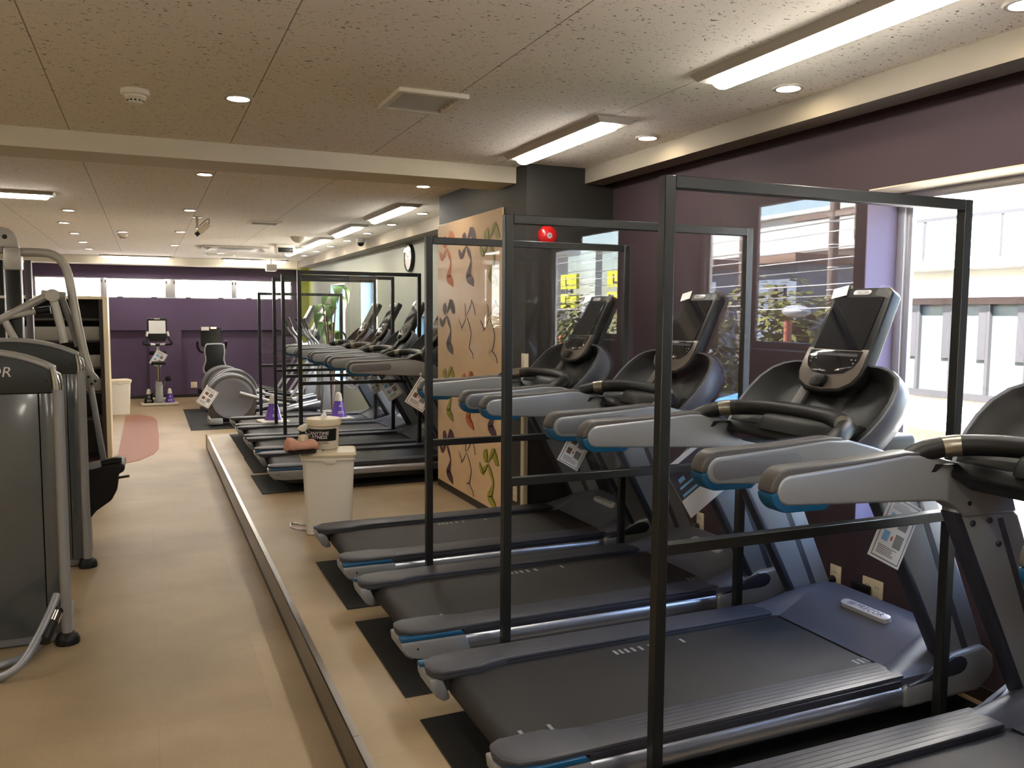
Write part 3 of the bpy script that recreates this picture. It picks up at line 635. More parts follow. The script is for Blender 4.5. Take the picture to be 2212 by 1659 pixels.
for x, y, nm in [(0.55, -0.24, 'just above the photographer'), (-1.2, -0.24, 'left of the photographer'), (-2.9, -0.24, 'far left of the photographer'), (-2.9, 2.6, 'over the floor left of the nearest strength machine'), (-1.2, -2.4, 'by the wall behind, on the left'), (0.55, -2.4, 'by the wall behind, near the step')]:
    make_tube('added tube light outside the photo, ' + nm, x, y, y + 1.24)  # unseen lamps added to raise the ambient light near the camera
def make_down(label, x, y):
    T = thing('downlight', label, 'downlight', (x, y, ZC), 0, 'recessed round downlights')
    MB().lathe([(0.068, 0.0), (0.072, -0.004), (0.066, -0.010), (0.052, -0.010), (0.049, -0.002), (0.049, 0.0)], (0, 0, 0), 24).obj('trim_ring', M['fixture'], T)
    MB().lathe([(0.048, -0.0005), (0.048, -0.0045), (0.03, -0.006)], (0, 0, 0), 20).obj('lens', M['down'], T)
    return T
d0 = make_down('round downlight beside the nearest tube light', 2.658, 3.018)
DL = [('round downlight between the two near tube lights and the pillar', 2.673, 4.189), ('round downlight at the upper right corner of the photo', 2.64, 1.90),
      ('round downlight at the upper left, beside the smoke detector', 0.43, 4.26), ('round downlight just past the cross beam', 0.425, 6.69),
      ('first downlight of the far right row past the pillar', 2.618, 8.314), ('second downlight of the far right row', 2.628, 9.513), ('third downlight of the far right row', 2.633, 10.708), ('fourth downlight of the far right row', 2.648, 11.941),
      ('fifth downlight of the far right row', 2.637, 13.064), ('sixth downlight of the far right row', 2.64, 14.27), ('last downlight of the far right row', 2.648, 15.487),
      ('nearest downlight of the far left row', -0.695, 9.691), ('second downlight of the far left row', -0.848, 11.085), ('third downlight of the far left row', -0.839, 12.538), ('fourth downlight of the far left row', -0.836, 14.079), ('last downlight of the far left row', -0.842, 15.611),
      ('downlight just behind the hanging camera', 0.431, 9.12), ('second downlight of the middle row, beyond the hanging camera', 0.433, 11.657), ('last downlight of the middle row near the air conditioner', 0.43, 14.064),
      ('downlight directly above the far smoke detector', -0.25, 12.016), ('downlight behind the ceiling air conditioner', 1.217, 15.555), ('downlight at the right end behind the cross beam', 2.067, 6.537)]
for nm, x, y in DL: dup(d0, nm, (x, y, ZC))
def smoke(label, x, y, s=1.0):
    T = thing('smoke_detector', label, 'smoke detector', (x, y, ZC)); T.scale = (s, s, s)
    MB().lathe([(0.062, 0.0), (0.062, -0.022), (0.056, -0.026), (0.048, -0.026), (0.048, -0.034), (0.036, -0.044), (0.034, -0.054), (0.026, -0.060), (0.01, -0.061)], (0, 0, 0), 28).obj('body', M['white'], T)
    b = MB()
    for k in range(12):
        a = 2 * math.pi * k / 12
        b.obox((0.0345 * math.cos(a), 0.0345 * math.sin(a), -0.049), (0.004, 0.010, 0.007), Matrix.Rotation(a, 3, 'Z'))
    b.obj('vent_slots', M['black'], T)
smoke('round cream smoke detector at the upper left of the ceiling', -0.019, 4.333); smoke('small smoke detector under the far left downlights', -0.26, 12.452)
def ceiling_vent(label, x0, x1, y0, y1, lit_=False):
    T = thing('ceiling_vent', label, 'ceiling vent', ((x0 + x1) / 2, (y0 + y1) / 2, ZC)); hx, hy = (x1 - x0) / 2, (y1 - y0) / 2
    b = MB(); f = 0.035
    for a in ((-hx, hx, -hy, -hy + f), (-hx, hx, hy - f, hy), (-hx, -hx + f, -hy + f, hy - f), (hx - f, hx, -hy + f, hy - f)): b.box(*a, -0.022, 0.0, 0.004, 1)
    b.obj('frame', M['white'], T)
    b = MB()
    for k in range(5):
        y = -hy + f + (2 * hy - 2 * f) * (k + 0.5) / 5
        b.obox((0, y, -0.006), (2 * hx - 2 * f, 0.004, 0.022), Matrix.Rotation(R(35), 3, 'X'))
    b.obj('louvres', M['fixture'], T)
    MB().box(-hx + f, hx - f, -hy + f, hy - f, -0.002, 0.0).obj('back_plate', M['paper'], T, smooth=0)
ceiling_vent('square ceiling vent with a pale frame left of the near tube lights', 1.07, 1.41, 3.74, 4.12)
ceiling_vent('narrow ceiling vent beyond the hanging camera', 1.09, 1.44, 9.82, 10.12); ceiling_vent('small far vent behind the ceiling air conditioner', 0.98, 1.5, 15.75, 16.0)
T = thing('ceiling_air_conditioner', 'wide white ceiling cassette air conditioner in the far area', 'air conditioner', (1.33, 14.18, ZC))
MB().box(-0.50, 0.50, -0.38, 0.38, -0.03, 0.0, 0.012).obj('panel', M['fixture'], T)
MB().box(-0.26, 0.26, -0.3, 0.3, -0.036, -0.028, 0.004).obj('intake_grille', M['shelfgrey'], T)
for s in (-1, 1): MB().obox((s * 0.40, 0, -0.045), (0.09, 0.56, 0.01), Matrix.Rotation(R(s * 25), 3, 'Y'), 0.003).obj('flap', M['fixture'], T)
T = thing('security_camera', 'box security camera hanging from the ceiling on a bracket', 'security camera', (0.53, 9.75, ZC))
MB().lathe([(0.05, 0), (0.05, -0.008), (0.014, -0.012), (0.012, -0.10), (0.018, -0.11), (0.018, -0.13)], (0, 0, 0), 14).obj('bracket', M['chrome'], T)
MB().obox((0.065, -0.02, -0.125), (0.135, 0.065, 0.065), Matrix.Rotation(R(-42), 3, 'Y'), 0.006).obj('housing', M['ivory'], T)
MB().obox((0.0, -0.02, -0.185), (0.05, 0.045, 0.045), Matrix.Rotation(R(-42), 3, 'Y'), 0.008).obj('lens_barrel', M['black'], T)
MB().tube(smoothpath([(0.02, 0, -0.10), (0.05, 0, -0.07), (0.11, 0.0, -0.02), (0.125, 0, -0.04), (0.115, 0, -0.085)], 5), 0.004, 6).obj('cable', M['black'], T)
T = thing('ceiling_speaker', 'shallow white dome on the ceiling before the far tube lights', 'ceiling dome', (1.937, 11.745, ZC))
MB().lathe([(0.11, 0.0), (0.105, -0.02), (0.08, -0.05), (0.045, -0.075), (0.01, -0.082)], (0, 0, 0), 22).obj('dome', M['white'], T)
T = thing('box_sensor', 'small dark fronted box unit on the ceiling near the far lights', 'sensor', (1.965, 13.2, ZC))  # dark-fronted box sensor on the ceiling
MB().box(-0.14, 0.14, -0.10, 0.14, -0.13, 0.0, 0.015).obj('case', M['white'], T); MB().box(-0.11, 0.11, -0.106, -0.098, -0.12, -0.05, 0.004).obj('front_window', M['black'], T)
T = thing('dome_camera', 'black dome camera on the far soffit edge', 'security camera', (2.76, 11.6, ZC))
MB().lathe([(0.06, 0), (0.06, -0.05), (0.05, -0.055)], (0, 0, 0), 18).obj('mount', M['fixture'], T); MB().ball((0, 0, -0.06), 0.048).obj('dome', M['blackpl'], T)
T = thing('projector', 'small white box hanging below the far right tube light', 'projector', (2.26, 16.95, ZC))
MB().tube([(0, 0, 0), (0, 0, -0.11)], 0.015, 10).obj('hanger', M['white'], T); MB().box(-0.10, 0.10, -0.09, 0.12, -0.235, -0.10, 0.02, 3).obj('case', M['white'], T)

# ================================================================== WALL FITTINGS
T = thing('fire_bell', 'red round fire bell on the dark pillar', 'fire bell', (2.552, 5.262, 2.092))
MB().lathe([(0.068, 0), (0.072, -0.02), (0.062, -0.042), (0.03, -0.052), (0.02, -0.053)], (0, 0, 0), 30, 'y').obj('gong', M['red'], T, smooth=60)
MB().lathe([(0.020, -0.052), (0.019, -0.055), (0.006, -0.056)], (0, 0, 0), 18, 'y').obj('label_disc', M['badge'], T)
b = MB()
for k in range(3): b.box(-0.012, 0.012, -0.0566, -0.0558, 0.005 - 0.006 * k, 0.0072 - 0.006 * k)
b.obj('label_print', M['ink'], T)
def outlet(label, ctr, axis, gang=1, plug=False):
    """wall plate with its face towards -x (axis 'x') or -y"""
    T = thing('wall_outlet', label, 'wall outlet', ctr, R(-90) if axis == 'x' else 0)   # local face looks to -y
    wd = 0.035 if gang == 1 else 0.06
    MB().box(-wd, wd, -0.008, 0, -0.06, 0.06, 0.004).obj('plate', M['ivory'], T)
    for g in range(gang):
        x = 0 if gang == 1 else (-0.028 + 0.056 * g)
        b = MB()
        for z in (0.025, -0.02):
            for dx in (-0.007, 0.007): b.box(x + dx - 0.0015, x + dx + 0.0015, -0.0085, -0.007, z - 0.005, z + 0.005)
        b.obj('socket', M['ink'], T)
    return T
outlet('single ivory wall outlet left of the double one, under the window wall', (XW, 3.04, 0.275), 'x'); outlet('double ivory wall outlet with a black adapter on the purple wall', (XW, 2.81, 0.275), 'x', 2)
outlet('ivory wall outlet low between the mural and the corner guard', (2.40, 5.41, 0.27), 'x'); outlet('ivory wall outlet behind the second screen, by the treadmill upright', (XW, 4.14, 0.29), 'x')
outlet('white square outlet on the far violet wall between the two bikes', (0.85, YB - 0.0, 0.06), 'y', 2)
def plug(label, ctr, big):
    T = thing('power_plug', label, 'plug', ctr)
    if big: MB().box(-0.03, 0.0, -0.05, 0.05, -0.0, 0.055, 0.008).obj('adapter_case', M['blackpl'], T)
    else: MB().lathe([(0.020, 0), (0.022, -0.03), (0.012, -0.045)], (0, 0, 0), 14, 'x').obj('plug_body', M['blackpl'], T)
    MB().tube(smoothpath([(-0.045, 0, -0.01), (-0.08, 0.01, -0.05), (-0.07, 0.03, -0.16), (-0.06, 0.05, -0.26)], 5), 0.004, 8).obj('lead', M['blackpl'], T)
plug('black round plug in the single outlet on the purple wall', (XW - 0.009, 3.05, 0.262), False); plug('black adapter plugged into the double outlet on the purple wall', (XW - 0.009, 2.86, 0.245), True)
plug('black plug in the outlet behind the second screen', (XW - 0.009, 4.16, 0.262), False)
T = thing('wall_clock', 'round white wall clock with a black rim on the far grey wall', 'clock', (XW, 10.25, 2.245))
MB().lathe([(0.175, 0), (0.178, -0.02), (0.172, -0.045), (0.16, -0.05), (0.158, -0.03)], (0, 0, 0), 40, 'x').obj('rim', M['blackpl'], T)
MB().lathe([(0.16, -0.028), (0.16, -0.032), (0.01, -0.033)], (0, 0, 0), 36, 'x').obj('dial', M['paper'], T)
for a, L in ((60, 0.08), (-40, 0.12)): MB().obox((-0.038, L / 2 * math.sin(R(a)), L / 2 * math.cos(R(a))), (0.003, 0.008, L), Matrix.Rotation(R(-a), 3, 'X')).obj('hand', M['ink'], T)
tag(MB().lathe([(0.165, -0.050), (0.165, -0.052), (0.01, -0.053)], (0, 0, 0), 36, 'x').obj('cover_glass', M['glass'], T), 'x', 'x'); _g = bpy.data.objects['cover_glass']
for k_ in ('label', 'category'): del _g[k_]

# ================================================================== BIN, BUCKET, BOTTLE, CLOTH, NEAR FLOOR THINGS
def make_bin(label, loc, rz, pedal=True):
    T = thing('pedal_bin', label, 'waste bin', loc, rz)
    b = MB(); A, B_, h = (0.155, 0.115), (0.18, 0.14), 0.555
    def rr(hx, hy, z, r=0.03):
        return [(sx * (hx - r) + r * math.cos(R(a)), sy * (hy - r) + r * math.sin(R(a)), z) for sx, sy, a0_ in ((1, 1, 0), (-1, 1, 90), (-1, -1, 180), (1, -1, 270)) for a in (a0_, a0_ + 30, a0_ + 60, a0_ + 90)]
    b.loft([rr(A[0], A[1], 0.004), rr(B_[0] - 0.004, B_[1] - 0.004, h - 0.05), rr(B_[0] - 0.004, B_[1] - 0.004, h - 0.03), rr(B_[0] + 0.006, B_[1] + 0.006, h - 0.025), rr(B_[0] + 0.006, B_[1] + 0.006, h)])
    b.obj('body', M['white'], T)
    b = MB(); b.loft([rr(B_[0] + 0.012, B_[1] + 0.012, h), rr(B_[0] + 0.014, B_[1] + 0.014, h + 0.012), rr(B_[0] + 0.004, B_[1] + 0.004, h + 0.03), rr(B_[0] - 0.03, B_[1] - 0.03, h + 0.034)])
    l_ = b.obj('lid', M['ivory'], T)
    MB().box(-0.11, -0.045, -0.10, -0.05, h + 0.030, h + 0.037, 0.002).obj('lid_button', M['pink'] if False else M['white'], l_)
    for x in (-0.118, -0.038): MB().box(x - 0.006, x + 0.006, -0.105, -0.05, h + 0.030, h + 0.0345).obj('button_slot', M['shelfgrey'], l_)
    MB().prism([(-0.06, h - 0.02), (0.06, h - 0.02), (0.045, h - 0.048), (-0.02, h - 0.048), (-0.03, h - 0.035)], 'y', -B_[1] - 0.012, -B_[1] + 0.01, 0.004).obj('catch', M['white'], T)
    if pedal:
        MB().tube(smoothpath([(-0.13, 0.055, 0.02), (-0.22, 0.06, 0.04), (-0.262, 0.045, 0.05), (-0.268, 0.0, 0.05), (-0.255, -0.055, 0.045), (-0.21, -0.07, 0.035), (-0.13, -0.06, 0.02)], 5), 0.008, 10).obj('pedal', M['chrome'], T)
    return T
make_bin('white pedal bin with a cream lid carrying a bucket of wipes', (1.16, 5.90, 0), R(-12))
T = thing('wipes_bucket', 'white wipes bucket with a black label, standing on the pedal bin lid', 'bucket', (1.135, 5.945, 0.592))
MB().lathe([(0.098, 0.0), (0.102, 0.004), (0.112, 0.17), (0.113, 0.175)], (0, 0, 0), 36).obj('body', M['white'], T, smooth=50)
MB().lathe([(0.118, 0.165), (0.124, 0.170), (0.124, 0.205), (0.118, 0.214), (0.10, 0.216), (0.05, 0.220), (0.01, 0.221)], (0, 0, 0), 36).obj('lid', M['ivory'], T, smooth=50)
MB().loft([[(0.02 * math.cos(a) * k + 0.01 * j, 0.016 * math.sin(a) * k, 0.218 + 0.045 * j) for a in [i * math.pi / 5 for i in range(10)]] for j, k in ((0, 1.3), (0.35, 1.0), (0.7, 0.55), (1, 0.12))]).obj('wipe_tissue', M['paper'], T)
def wrap(r0, z0, r1, z1, a0_, a1_, n=24):
    return [[((r0 + (r1 - r0) * t) * math.cos(R(a0_ + (a1_ - a0_) * i / n)), (r0 + (r1 - r0) * t) * math.sin(R(a0_ + (a1_ - a0_) * i / n)), z0 + (z1 - z0) * t) for i in range(n + 1)] for t in (0, 1)]
lb = MB().loft(wrap(0.1075, 0.062, 0.1125, 0.148, -172, -48), False, False).obj('label', M['black'], T, smooth=60)
for body, zz, size, sp in (('ANYTIME', 0.117, 0.033, 1.0), ('FITNESS', 0.090, 0.033, 1.0)):
    o = text('lettering', body, size, M['paper'], lb, Matrix.Identity(4), 0.1, 0.0002, sp)
    for v in o.data.vertices:   # bend the lettering round the bucket
        a = R(-118) + (v.co.x) / 0.111; rr_ = 0.1082 + (zz - 0.062) / 0.086 * 0.005 + 0.0012 + v.co.z
        v.co = Vector((rr_ * math.cos(a), rr_ * math.sin(a), zz + v.co.y))
rb = MB()   # little runner emblem left of the words
for pts in ([(-0.080, 0.122), (-0.074, 0.132), (-0.068, 0.118)], [(-0.086, 0.112), (-0.080, 0.104), (-0.072, 0.112)], [(-0.076, 0.112), (-0.070, 0.104), (-0.074, 0.092), (-0.068, 0.084)]):
    for (x0_, z0_), (x1_, z1_) in zip(pts, pts[1:]):
        def pp(x, z, dz): a = R(-118) + x / 0.111; r_ = 0.1098 + (z - 0.062) / 0.086 * 0.005; return (r_ * math.cos(a), r_ * math.sin(a), z + dz)
        rb.face([pp(x0_, z0_, -0.002), pp(x1_, z1_, -0.002), pp(x1_, z1_, 0.002), pp(x0_, z0_, 0.002)])
rb.obj('runner_emblem', M['paper'], lb, smooth=0)
o = text('lettering', 'CLEANING WIPES', 0.017, M['ink'], T, Matrix.Identity(4), 0.0, 0.0002, 1.0)
for v in o.data.vertices:
    a = R(-118) + v.co.x / 0.105; r_ = 0.1062 + v.co.z; v.co = Vector((r_ * math.cos(a), r_ * math.sin(a), 0.047 + v.co.y))
MB().tube([(0.122 * math.cos(R(a)) , 0.122 * math.sin(R(a)) * 0.25 + 0.0, 0.185 - 0.07 * math.sin(R((a + 90) * 1.0)) ) for a in range(-90, 91, 15)], 0.003, 8).obj('handle', M['white'], T)
T = thing('spray_bottle', 'small spray bottle with a white trigger head beside the wipes bucket', 'spray bottle', (0.985, 5.905, 0.592), R(20))
MB().lathe([(0.034, 0.0), (0.036, 0.004), (0.036, 0.08), (0.030, 0.098), (0.014, 0.108), (0.014, 0.115)], (0, 0, 0), 20).obj('bottle', M['ivory'], T)
MB().lathe([(0.015, 0.113), (0.016, 0.116), (0.016, 0.130), (0.012, 0.132)], (0, 0, 0), 16).obj('collar', M['blackpl'], T)
MB().prism([(-0.012, 0.13), (-0.04, 0.145), (-0.042, 0.152), (-0.02, 0.172), (0.02, 0.184), (0.03, 0.178), (0.028, 0.15), (0.012, 0.13)], 'y', -0.013, 0.013, 0.005).obj('spray_head', M['white'], T)
MB().prism([(0.012, 0.135), (0.022, 0.155), (0.034, 0.14), (0.044, 0.112), (0.038, 0.112), (0.024, 0.13)], 'y', -0.006, 0.006, 0.002).obj('trigger', M['blackpl'], T)
b = MB(); random.seed(3); rings = []
for i in range(19):
    t = i / 18; x = -0.115 + 0.225 * t; e = min(1.0, 0.55 + 6 * t, 0.55 + 6 * (1 - t)); hh = (0.078 - 0.026 * t + 0.012 * math.sin(9 * t)) * e; hw = (0.062 + 0.008 * math.sin(7 * t)) * e; g = []
    for k in range(22):
        a = 2 * math.pi * k / 22; ca, sa = math.cos(a), math.sin(a); q = 1 + 0.055 * random.uniform(-1, 1)
        g.append((x + 0.006 * random.uniform(-1, 1), q * hw * math.copysign(abs(ca) ** 0.6, ca), max(0.0, hh / 2 + q * hh / 2 * math.copysign(abs(sa) ** 0.6, sa))))
    rings.append(g)
ctray = thing('folded_cloth', 'crumpled pink cleaning cloth lying on the pedal bin, left of the bucket', 'cloth', (0.955, 5.79, 0.612), R(4))
b.loft(rings).obj('cloth', M['pink'], ctray, smooth=70)
T = thing('shallow_tray', 'shallow dark tray under the pink cloth on the bin', 'tray', (0.975, 5.80, 0.5915))
MB().loft([[(-0.10, -0.075, 0.002), (0.06, -0.075, 0.002), (0.06, 0.075, 0.002), (-0.10, 0.075, 0.002)], [(-0.13, -0.095, 0.02), (0.07, -0.095, 0.02), (0.07, 0.095, 0.02), (-0.13, 0.095, 0.02)]], True, True).obj('dish', M['blackpl'], T)
make_bin('white waste bin standing behind the shelf cabinet at the far left', (-0.47, 15.42, LOW), R(14), False)
P = [(-0.52, 10.30), (-0.30, 10.34), (-0.12, 10.52), (0.04, 10.95), (0.10, 11.35), (0.115, 12.6), (0.11, 14.3), (0.06, 14.8), (-0.15, 15.2), (-0.36, 15.12), (-0.36, 11.0), (-0.9, 10.36)]
tag(MB().prism(P, 'z', LOW, LOW + 0.003).obj('floor_mat', M['clay'], smooth=0), 'reddish brown floor patch beside the shelf cabinet', 'floor mat')

# shelf cabinet
T = thing('shelf_cabinet', 'dark open shelf cabinet with a pale frame at the left', 'cabinet', (0, 0, LOW))
x0, x1, y0, y1, h = -1.45, -0.40, 10.42, 10.95, 1.86
b = MB(); b.box(x1 - 0.03, x1, y0, y1, 0, h, 0.002); b.box(x0, x0 + 0.03, y0, y1, 0, h, 0.002); b.box(x0, x1, y0, y1, h, h + 0.035, 0.002)
b.box(x1 - 0.045, x1 + 0.002, y0 - 0.012, y0, 0.0, h + 0.03, 0.002)
b.obj('frame', M['ivory'], T)
MB().box(x0 + 0.03, x1 - 0.045, y1 - 0.02, y1 - 0.01, 0.02, h).obj('back_panel', M['dark'], T, smooth=0)
MB().box(x1 - 0.085, x1 - 0.045, y0 - 0.008, y0 + 0.02, 0.0, h).obj('stile', M['dark'], T, smooth=0)
for z in (0.02, 0.50, 0.80, 1.08, 1.38, 1.62): MB().box(x0 + 0.03, x1 - 0.05, y0 + 0.03, y1 - 0.02, z, z + 0.025, 0.002).obj('shelf', M['dark'], T)
for z, hh in ((1.405, 0.15), (1.105, 0.13), (0.83, 0.14)): MB().box(x0 + 0.1, x1 - 0.09, y0 + 0.06, y0 + 0.35, z, z + hh, 0.004).obj('storage_box', M['shelfgrey'], T)

# ================================================================== STRENGTH MACHINES AT THE LEFT
def tower(T, x1, y0, depth, wd, z0, zt, brand=None):
    """selector stack tower: rounded shroud between two upright posts, facing -y; x1 is its right post"""
    N = 16; x0 = x1 - wd; xc = (x0 + x1) / 2
    def top(x): return zt - 0.105 * ((x - xc) / (wd / 2)) ** 2 - 0.02 * ((x - xc) / (wd / 2)) ** 6
    xs_ = [x0 + 0.04 + (wd - 0.08) * i / N for i in range(N + 1)]
    zs = z0 + 0.06
    P = [(xs_[0], 1.14)] + [(x, top(x) - 0.022) for x in xs_] + [(xs_[-1], 1.14)]
    sp = MB().prism(P, 'y', y0 + 0.012, y0 + depth - 0.012, 0.004).obj('shroud_top', M['shroudtop'], T)
    P = [(x, top(x) - 0.024) for x in xs_] + [(x, top(x)) for x in xs_[::-1]]
    MB().prism(P, 'y', y0 + 0.004, y0 + depth - 0.004, 0.004).obj('shroud_rim', M['graphite'], T, smooth=60)
    xm = x1 - 0.115; b = MB(); b.box(xs_[0], xm, y0 + 0.016, y0 + depth - 0.016, zs, 1.138, 0.004); b.box(xm + 0.004, xs_[-1], y0 + 0.016, y0 + depth - 0.016, zs, 1.138, 0.004)
    b.obj('shroud_panel', M['vinylgrey'], T)
    for x in (x1 - 0.075, x0 + 0.075):
        MB().lathe([(0.008, 0.0), (0.009, -0.004), (0.005, -0.006)], (x, y0 + 0.013, 1.20), 12, 'y').obj('shroud_bolt', M['black'], T)
    for x in (x0 + 0.025, x1 - 0.025):
        b = MB(); b.tube([(x, y0 + 0.02, z0 + 0.05), (x, y0 + 0.02, 1.155)], 0.026, 18)
        b.obj('post', M['graphite'], T, smooth=60)
        s_ = 1 if x > xc else -1
        MB().loft([[(x + 0.0265 * math.cos(R(a)) - s_ * 0.014 * t * t, y0 + 0.02 + 0.0265 * math.sin(R(a)), 1.155 + (0.12 * t) * (1 - 0.30 * (1 + s_ * math.cos(R(a))) / 2 * t)) for a in range(0, 360, 20)] for t in (0, 0.35, 0.7, 0.9, 1.0)]).obj('post_cap', M['chrome'], T, smooth=60)
        MB().lathe([(0.058, 0.0), (0.058, 0.025), (0.050, 0.045), (0.032, 0.06)], (x, y0 + 0.02, z0), 22).obj('post_foot', M['blackpl'], T)
    MB().box(x0 + 0.03, x1 - 0.03, y0 + 0.05, y0 + depth + 0.4, z0 + 0.005, z0 + 0.06, 0.01).obj('base_beam', M['silver'], T)
    if brand:
        text('lettering', 'PRECOR', 0.072, M['badge'], T, basis((-0.628, y0 + 0.0105, 1.247), (1, 0, 0), (0, 0, 1)), 0.2, 0.003, 1.02, 'RIGHT')
A = thing('strength_machine', 'nearest strength machine with a smoked shroud at the left edge', 'strength machine')
tower(A, -0.40, 4.80, 0.16, 0.80, LOW, 1.365, True)
MB().tube(smoothpath([(-0.86, 4.52, LOW + 0.02), (-0.72, 4.42, -0.165), (-0.60, 4.42, -0.12), (-0.53, 4.50, -0.03), (-0.48, 4.62, 0.06), (-0.455, 4.70, 0.12)], 6), 0.02, 14).obj('foot_lever', M['silver'], A, smooth=60)
MB().tube([(-0.505, 4.52, -0.045), (-0.458, 4.66, 0.055)], 0.036, 16).obj('lever_roller', M['blackpl'], A, smooth=60)
MB().tube([(-0.478, 4.60, 0.012), (-0.463, 4.645, 0.044)], 0.0372, 16).obj('roller_band', M['chrome'], A, smooth=60)
MB().tube(smoothpath([(-0.55, 4.80, LOW + 0.03), (-0.62, 4.60, LOW + 0.03), (-0.86, 4.52, LOW + 0.02)], 5), 0.02, 12).obj('base_tube', M['silver'], A, smooth=60)
B = thing('press_machine', 'second strength machine behind the nearest one, with curved silver arms', 'strength machine')
tower(B, -0.385, 6.22, 0.16, 0.90, LOW, 1.375)
# main mast with a rounded head plate, bent frame tube, lever arms
MB().box(-0.88, -0.785, 6.66, 6.76, LOW, 1.84, 0.01).obj('mast', M['black'], B)
MB().box(-0.885, -0.778, 6.65, 6.77, 1.83, 1.985, 0.012).obj('mast_sleeve', M['lightmetal'], B)
P = [(-1.3, 1.985), (-0.79, 1.985), (-0.80, 2.045), (-0.82, 2.09), (-0.85, 2.112), (-0.89, 2.12), (-1.3, 2.12)]
hp_ = MB().prism(P, 'y', 6.67, 6.74, 0.006).obj('head_plate', M['lightmetal'], B)
MB().lathe([(0.014, 0), (0.016, -0.005), (0.010, -0.008)], (-0.872, 6.67, 2.055), 14, 'y').obj('plate_bolt', M['black'], hp_)
MB().box(-1.6, -0.885, 6.66, 6.76, 1.945, 1.985, 0.008).obj('cross_beam', M['graphite'], B)
MB().tube(smoothpath([(-0.79, 6.70, 1.955), (-0.67, 6.70, 1.957), (-0.60, 6.70, 1.948), (-0.54, 6.70, 1.905), (-0.50, 6.70, 1.815), (-0.468, 6.70, 1.59), (-0.44, 6.70, 1.395), (-0.408, 6.70, 1.214), (-0.37, 6.70, 1.06)], 6), 0.03, 14).obj('frame_tube', M['lightmetal'], B, smooth=60)
P = [(-0.415, 1.17), (-0.385, 1.15), (-0.335, 1.09), (-0.325, 1.07), (-0.35, 1.02), (-0.38, 1.0), (-0.415, 1.0)]
jp = MB().prism(P, 'y', 6.66, 6.70, 0.005).obj('joint_plate', M['graphite'], B)
for x, z in ((-0.39, 1.085), (-0.372, 1.035), (-0.348, 1.055)): MB().lathe([(0.008, 0), (0.009, -0.006), (0.005, -0.009)], (x, 6.66, z), 12, 'y').obj('joint_bolt', M['black'], jp)
MB().prism([(-0.405, 1.05), (-0.365, 1.05), (-0.29, 0.44), (-0.33, 0.44)], 'y', 6.67, 6.71, 0.006).obj('strut', M['graphite'], B)
MB().tube([(-1.0, 6.62, 1.43), (-0.92, 6.62, 1.485), (-0.63, 6.66, 1.66)], 0.028, 14).obj('lever_arm', M['lightmetal'], B, smooth=60)
MB().tube([(-0.665, 6.66, 1.668), (-0.515, 6.66, 1.655)], 0.030, 16).obj('pivot_hub', M['lightmetal'], B, smooth=60)
MB().tube([(-0.59, 6.56, 1.66), (-0.59, 6.64, 1.66)], 0.044, 16).obj('hub_cap', M['lightmetal'], B, smooth=60)
MB().tube([(-0.595, 6.64, 1.65), (-0.555, 6.62, 1.47), (-0.535, 6.62, 1.33)], 0.028, 14).obj('hanging_arm', M['lightmetal'], B, smooth=60)
MB().tube([(-0.545, 6.70, 1.65), (-0.49, 6.74, 1.45), (-0.455, 6.74, 1.30)], 0.022, 14).obj('hanging_arm', M['graphite'], B, smooth=60)
MB().tube([(-0.90, 6.63, 1.50), (-0.70, 6.63, 1.548)], 0.020, 12).obj('grip_bar', M['lightmetal'], B, smooth=60)
MB().tube([(-0.70, 6.63, 1.548), (-0.61, 6.63, 1.56)], 0.027, 12).obj('grip_sleeve', M['blackpl'], B, smooth=60)
MB().tube([(-0.885, 6.62, 1.48), (-0.82, 6.62, 1.33)], 0.024, 12).obj('hanging_arm', M['lightmetal'], B, smooth=60)
MB().tube([(-0.32, 6.50, 0.475), (-0.235, 6.50, 0.49), (-0.19, 6.50, 0.485)], 0.03, 14).obj('thigh_roller', M['blackpl'], B, smooth=60)
P = [(-0.62, 0.40), (-0.30, 0.47), (-0.19, 0.485), (-0.165, 0.46), (-0.175, 0.42), (-0.215, 0.40), (-0.22, 0.30), (-0.26, 0.22), (-0.36, 0.15), (-0.40, 0.10), (-0.62, 0.10)]
MB().prism(P, 'y', 6.45, 6.80, 0.03, 4, 20).obj('seat_pad', M['blackpl'], B, smooth=60)
MB().tube([(-0.24, 6.52, 0.365), (-0.145, 6.46, 0.385)], 0.009, 10).obj('adjuster_pin', M['gold'], B)
MB().box(-0.60, -0.40, 6.55, 6.70, LOW, 0.12, 0.02).obj('seat_post', M['silver'], B)
C3 = thing('wall_machine', 'dark backed machine frame behind the silver arms at the left edge', 'strength machine')
MB().box(-1.90, -0.985, 7.4, 7.55, LOW, 1.94, 0.01).obj('back_board', M['black'], C3); MB().box(-1.9, -0.98, 7.38, 7.40, 1.645, 1.665, 0.002).obj('board_edge', M['paper'], C3)
MB().box(-0.985, -0.87, 7.36, 7.38, 1.22, 1.55, 0.004).obj('instruction_plate', M['paper'], C3)
MB().box(-0.845, -0.80, 7.38, 7.46, LOW, 1.94, 0.004).obj('side_post', M['dkalu'], C3)

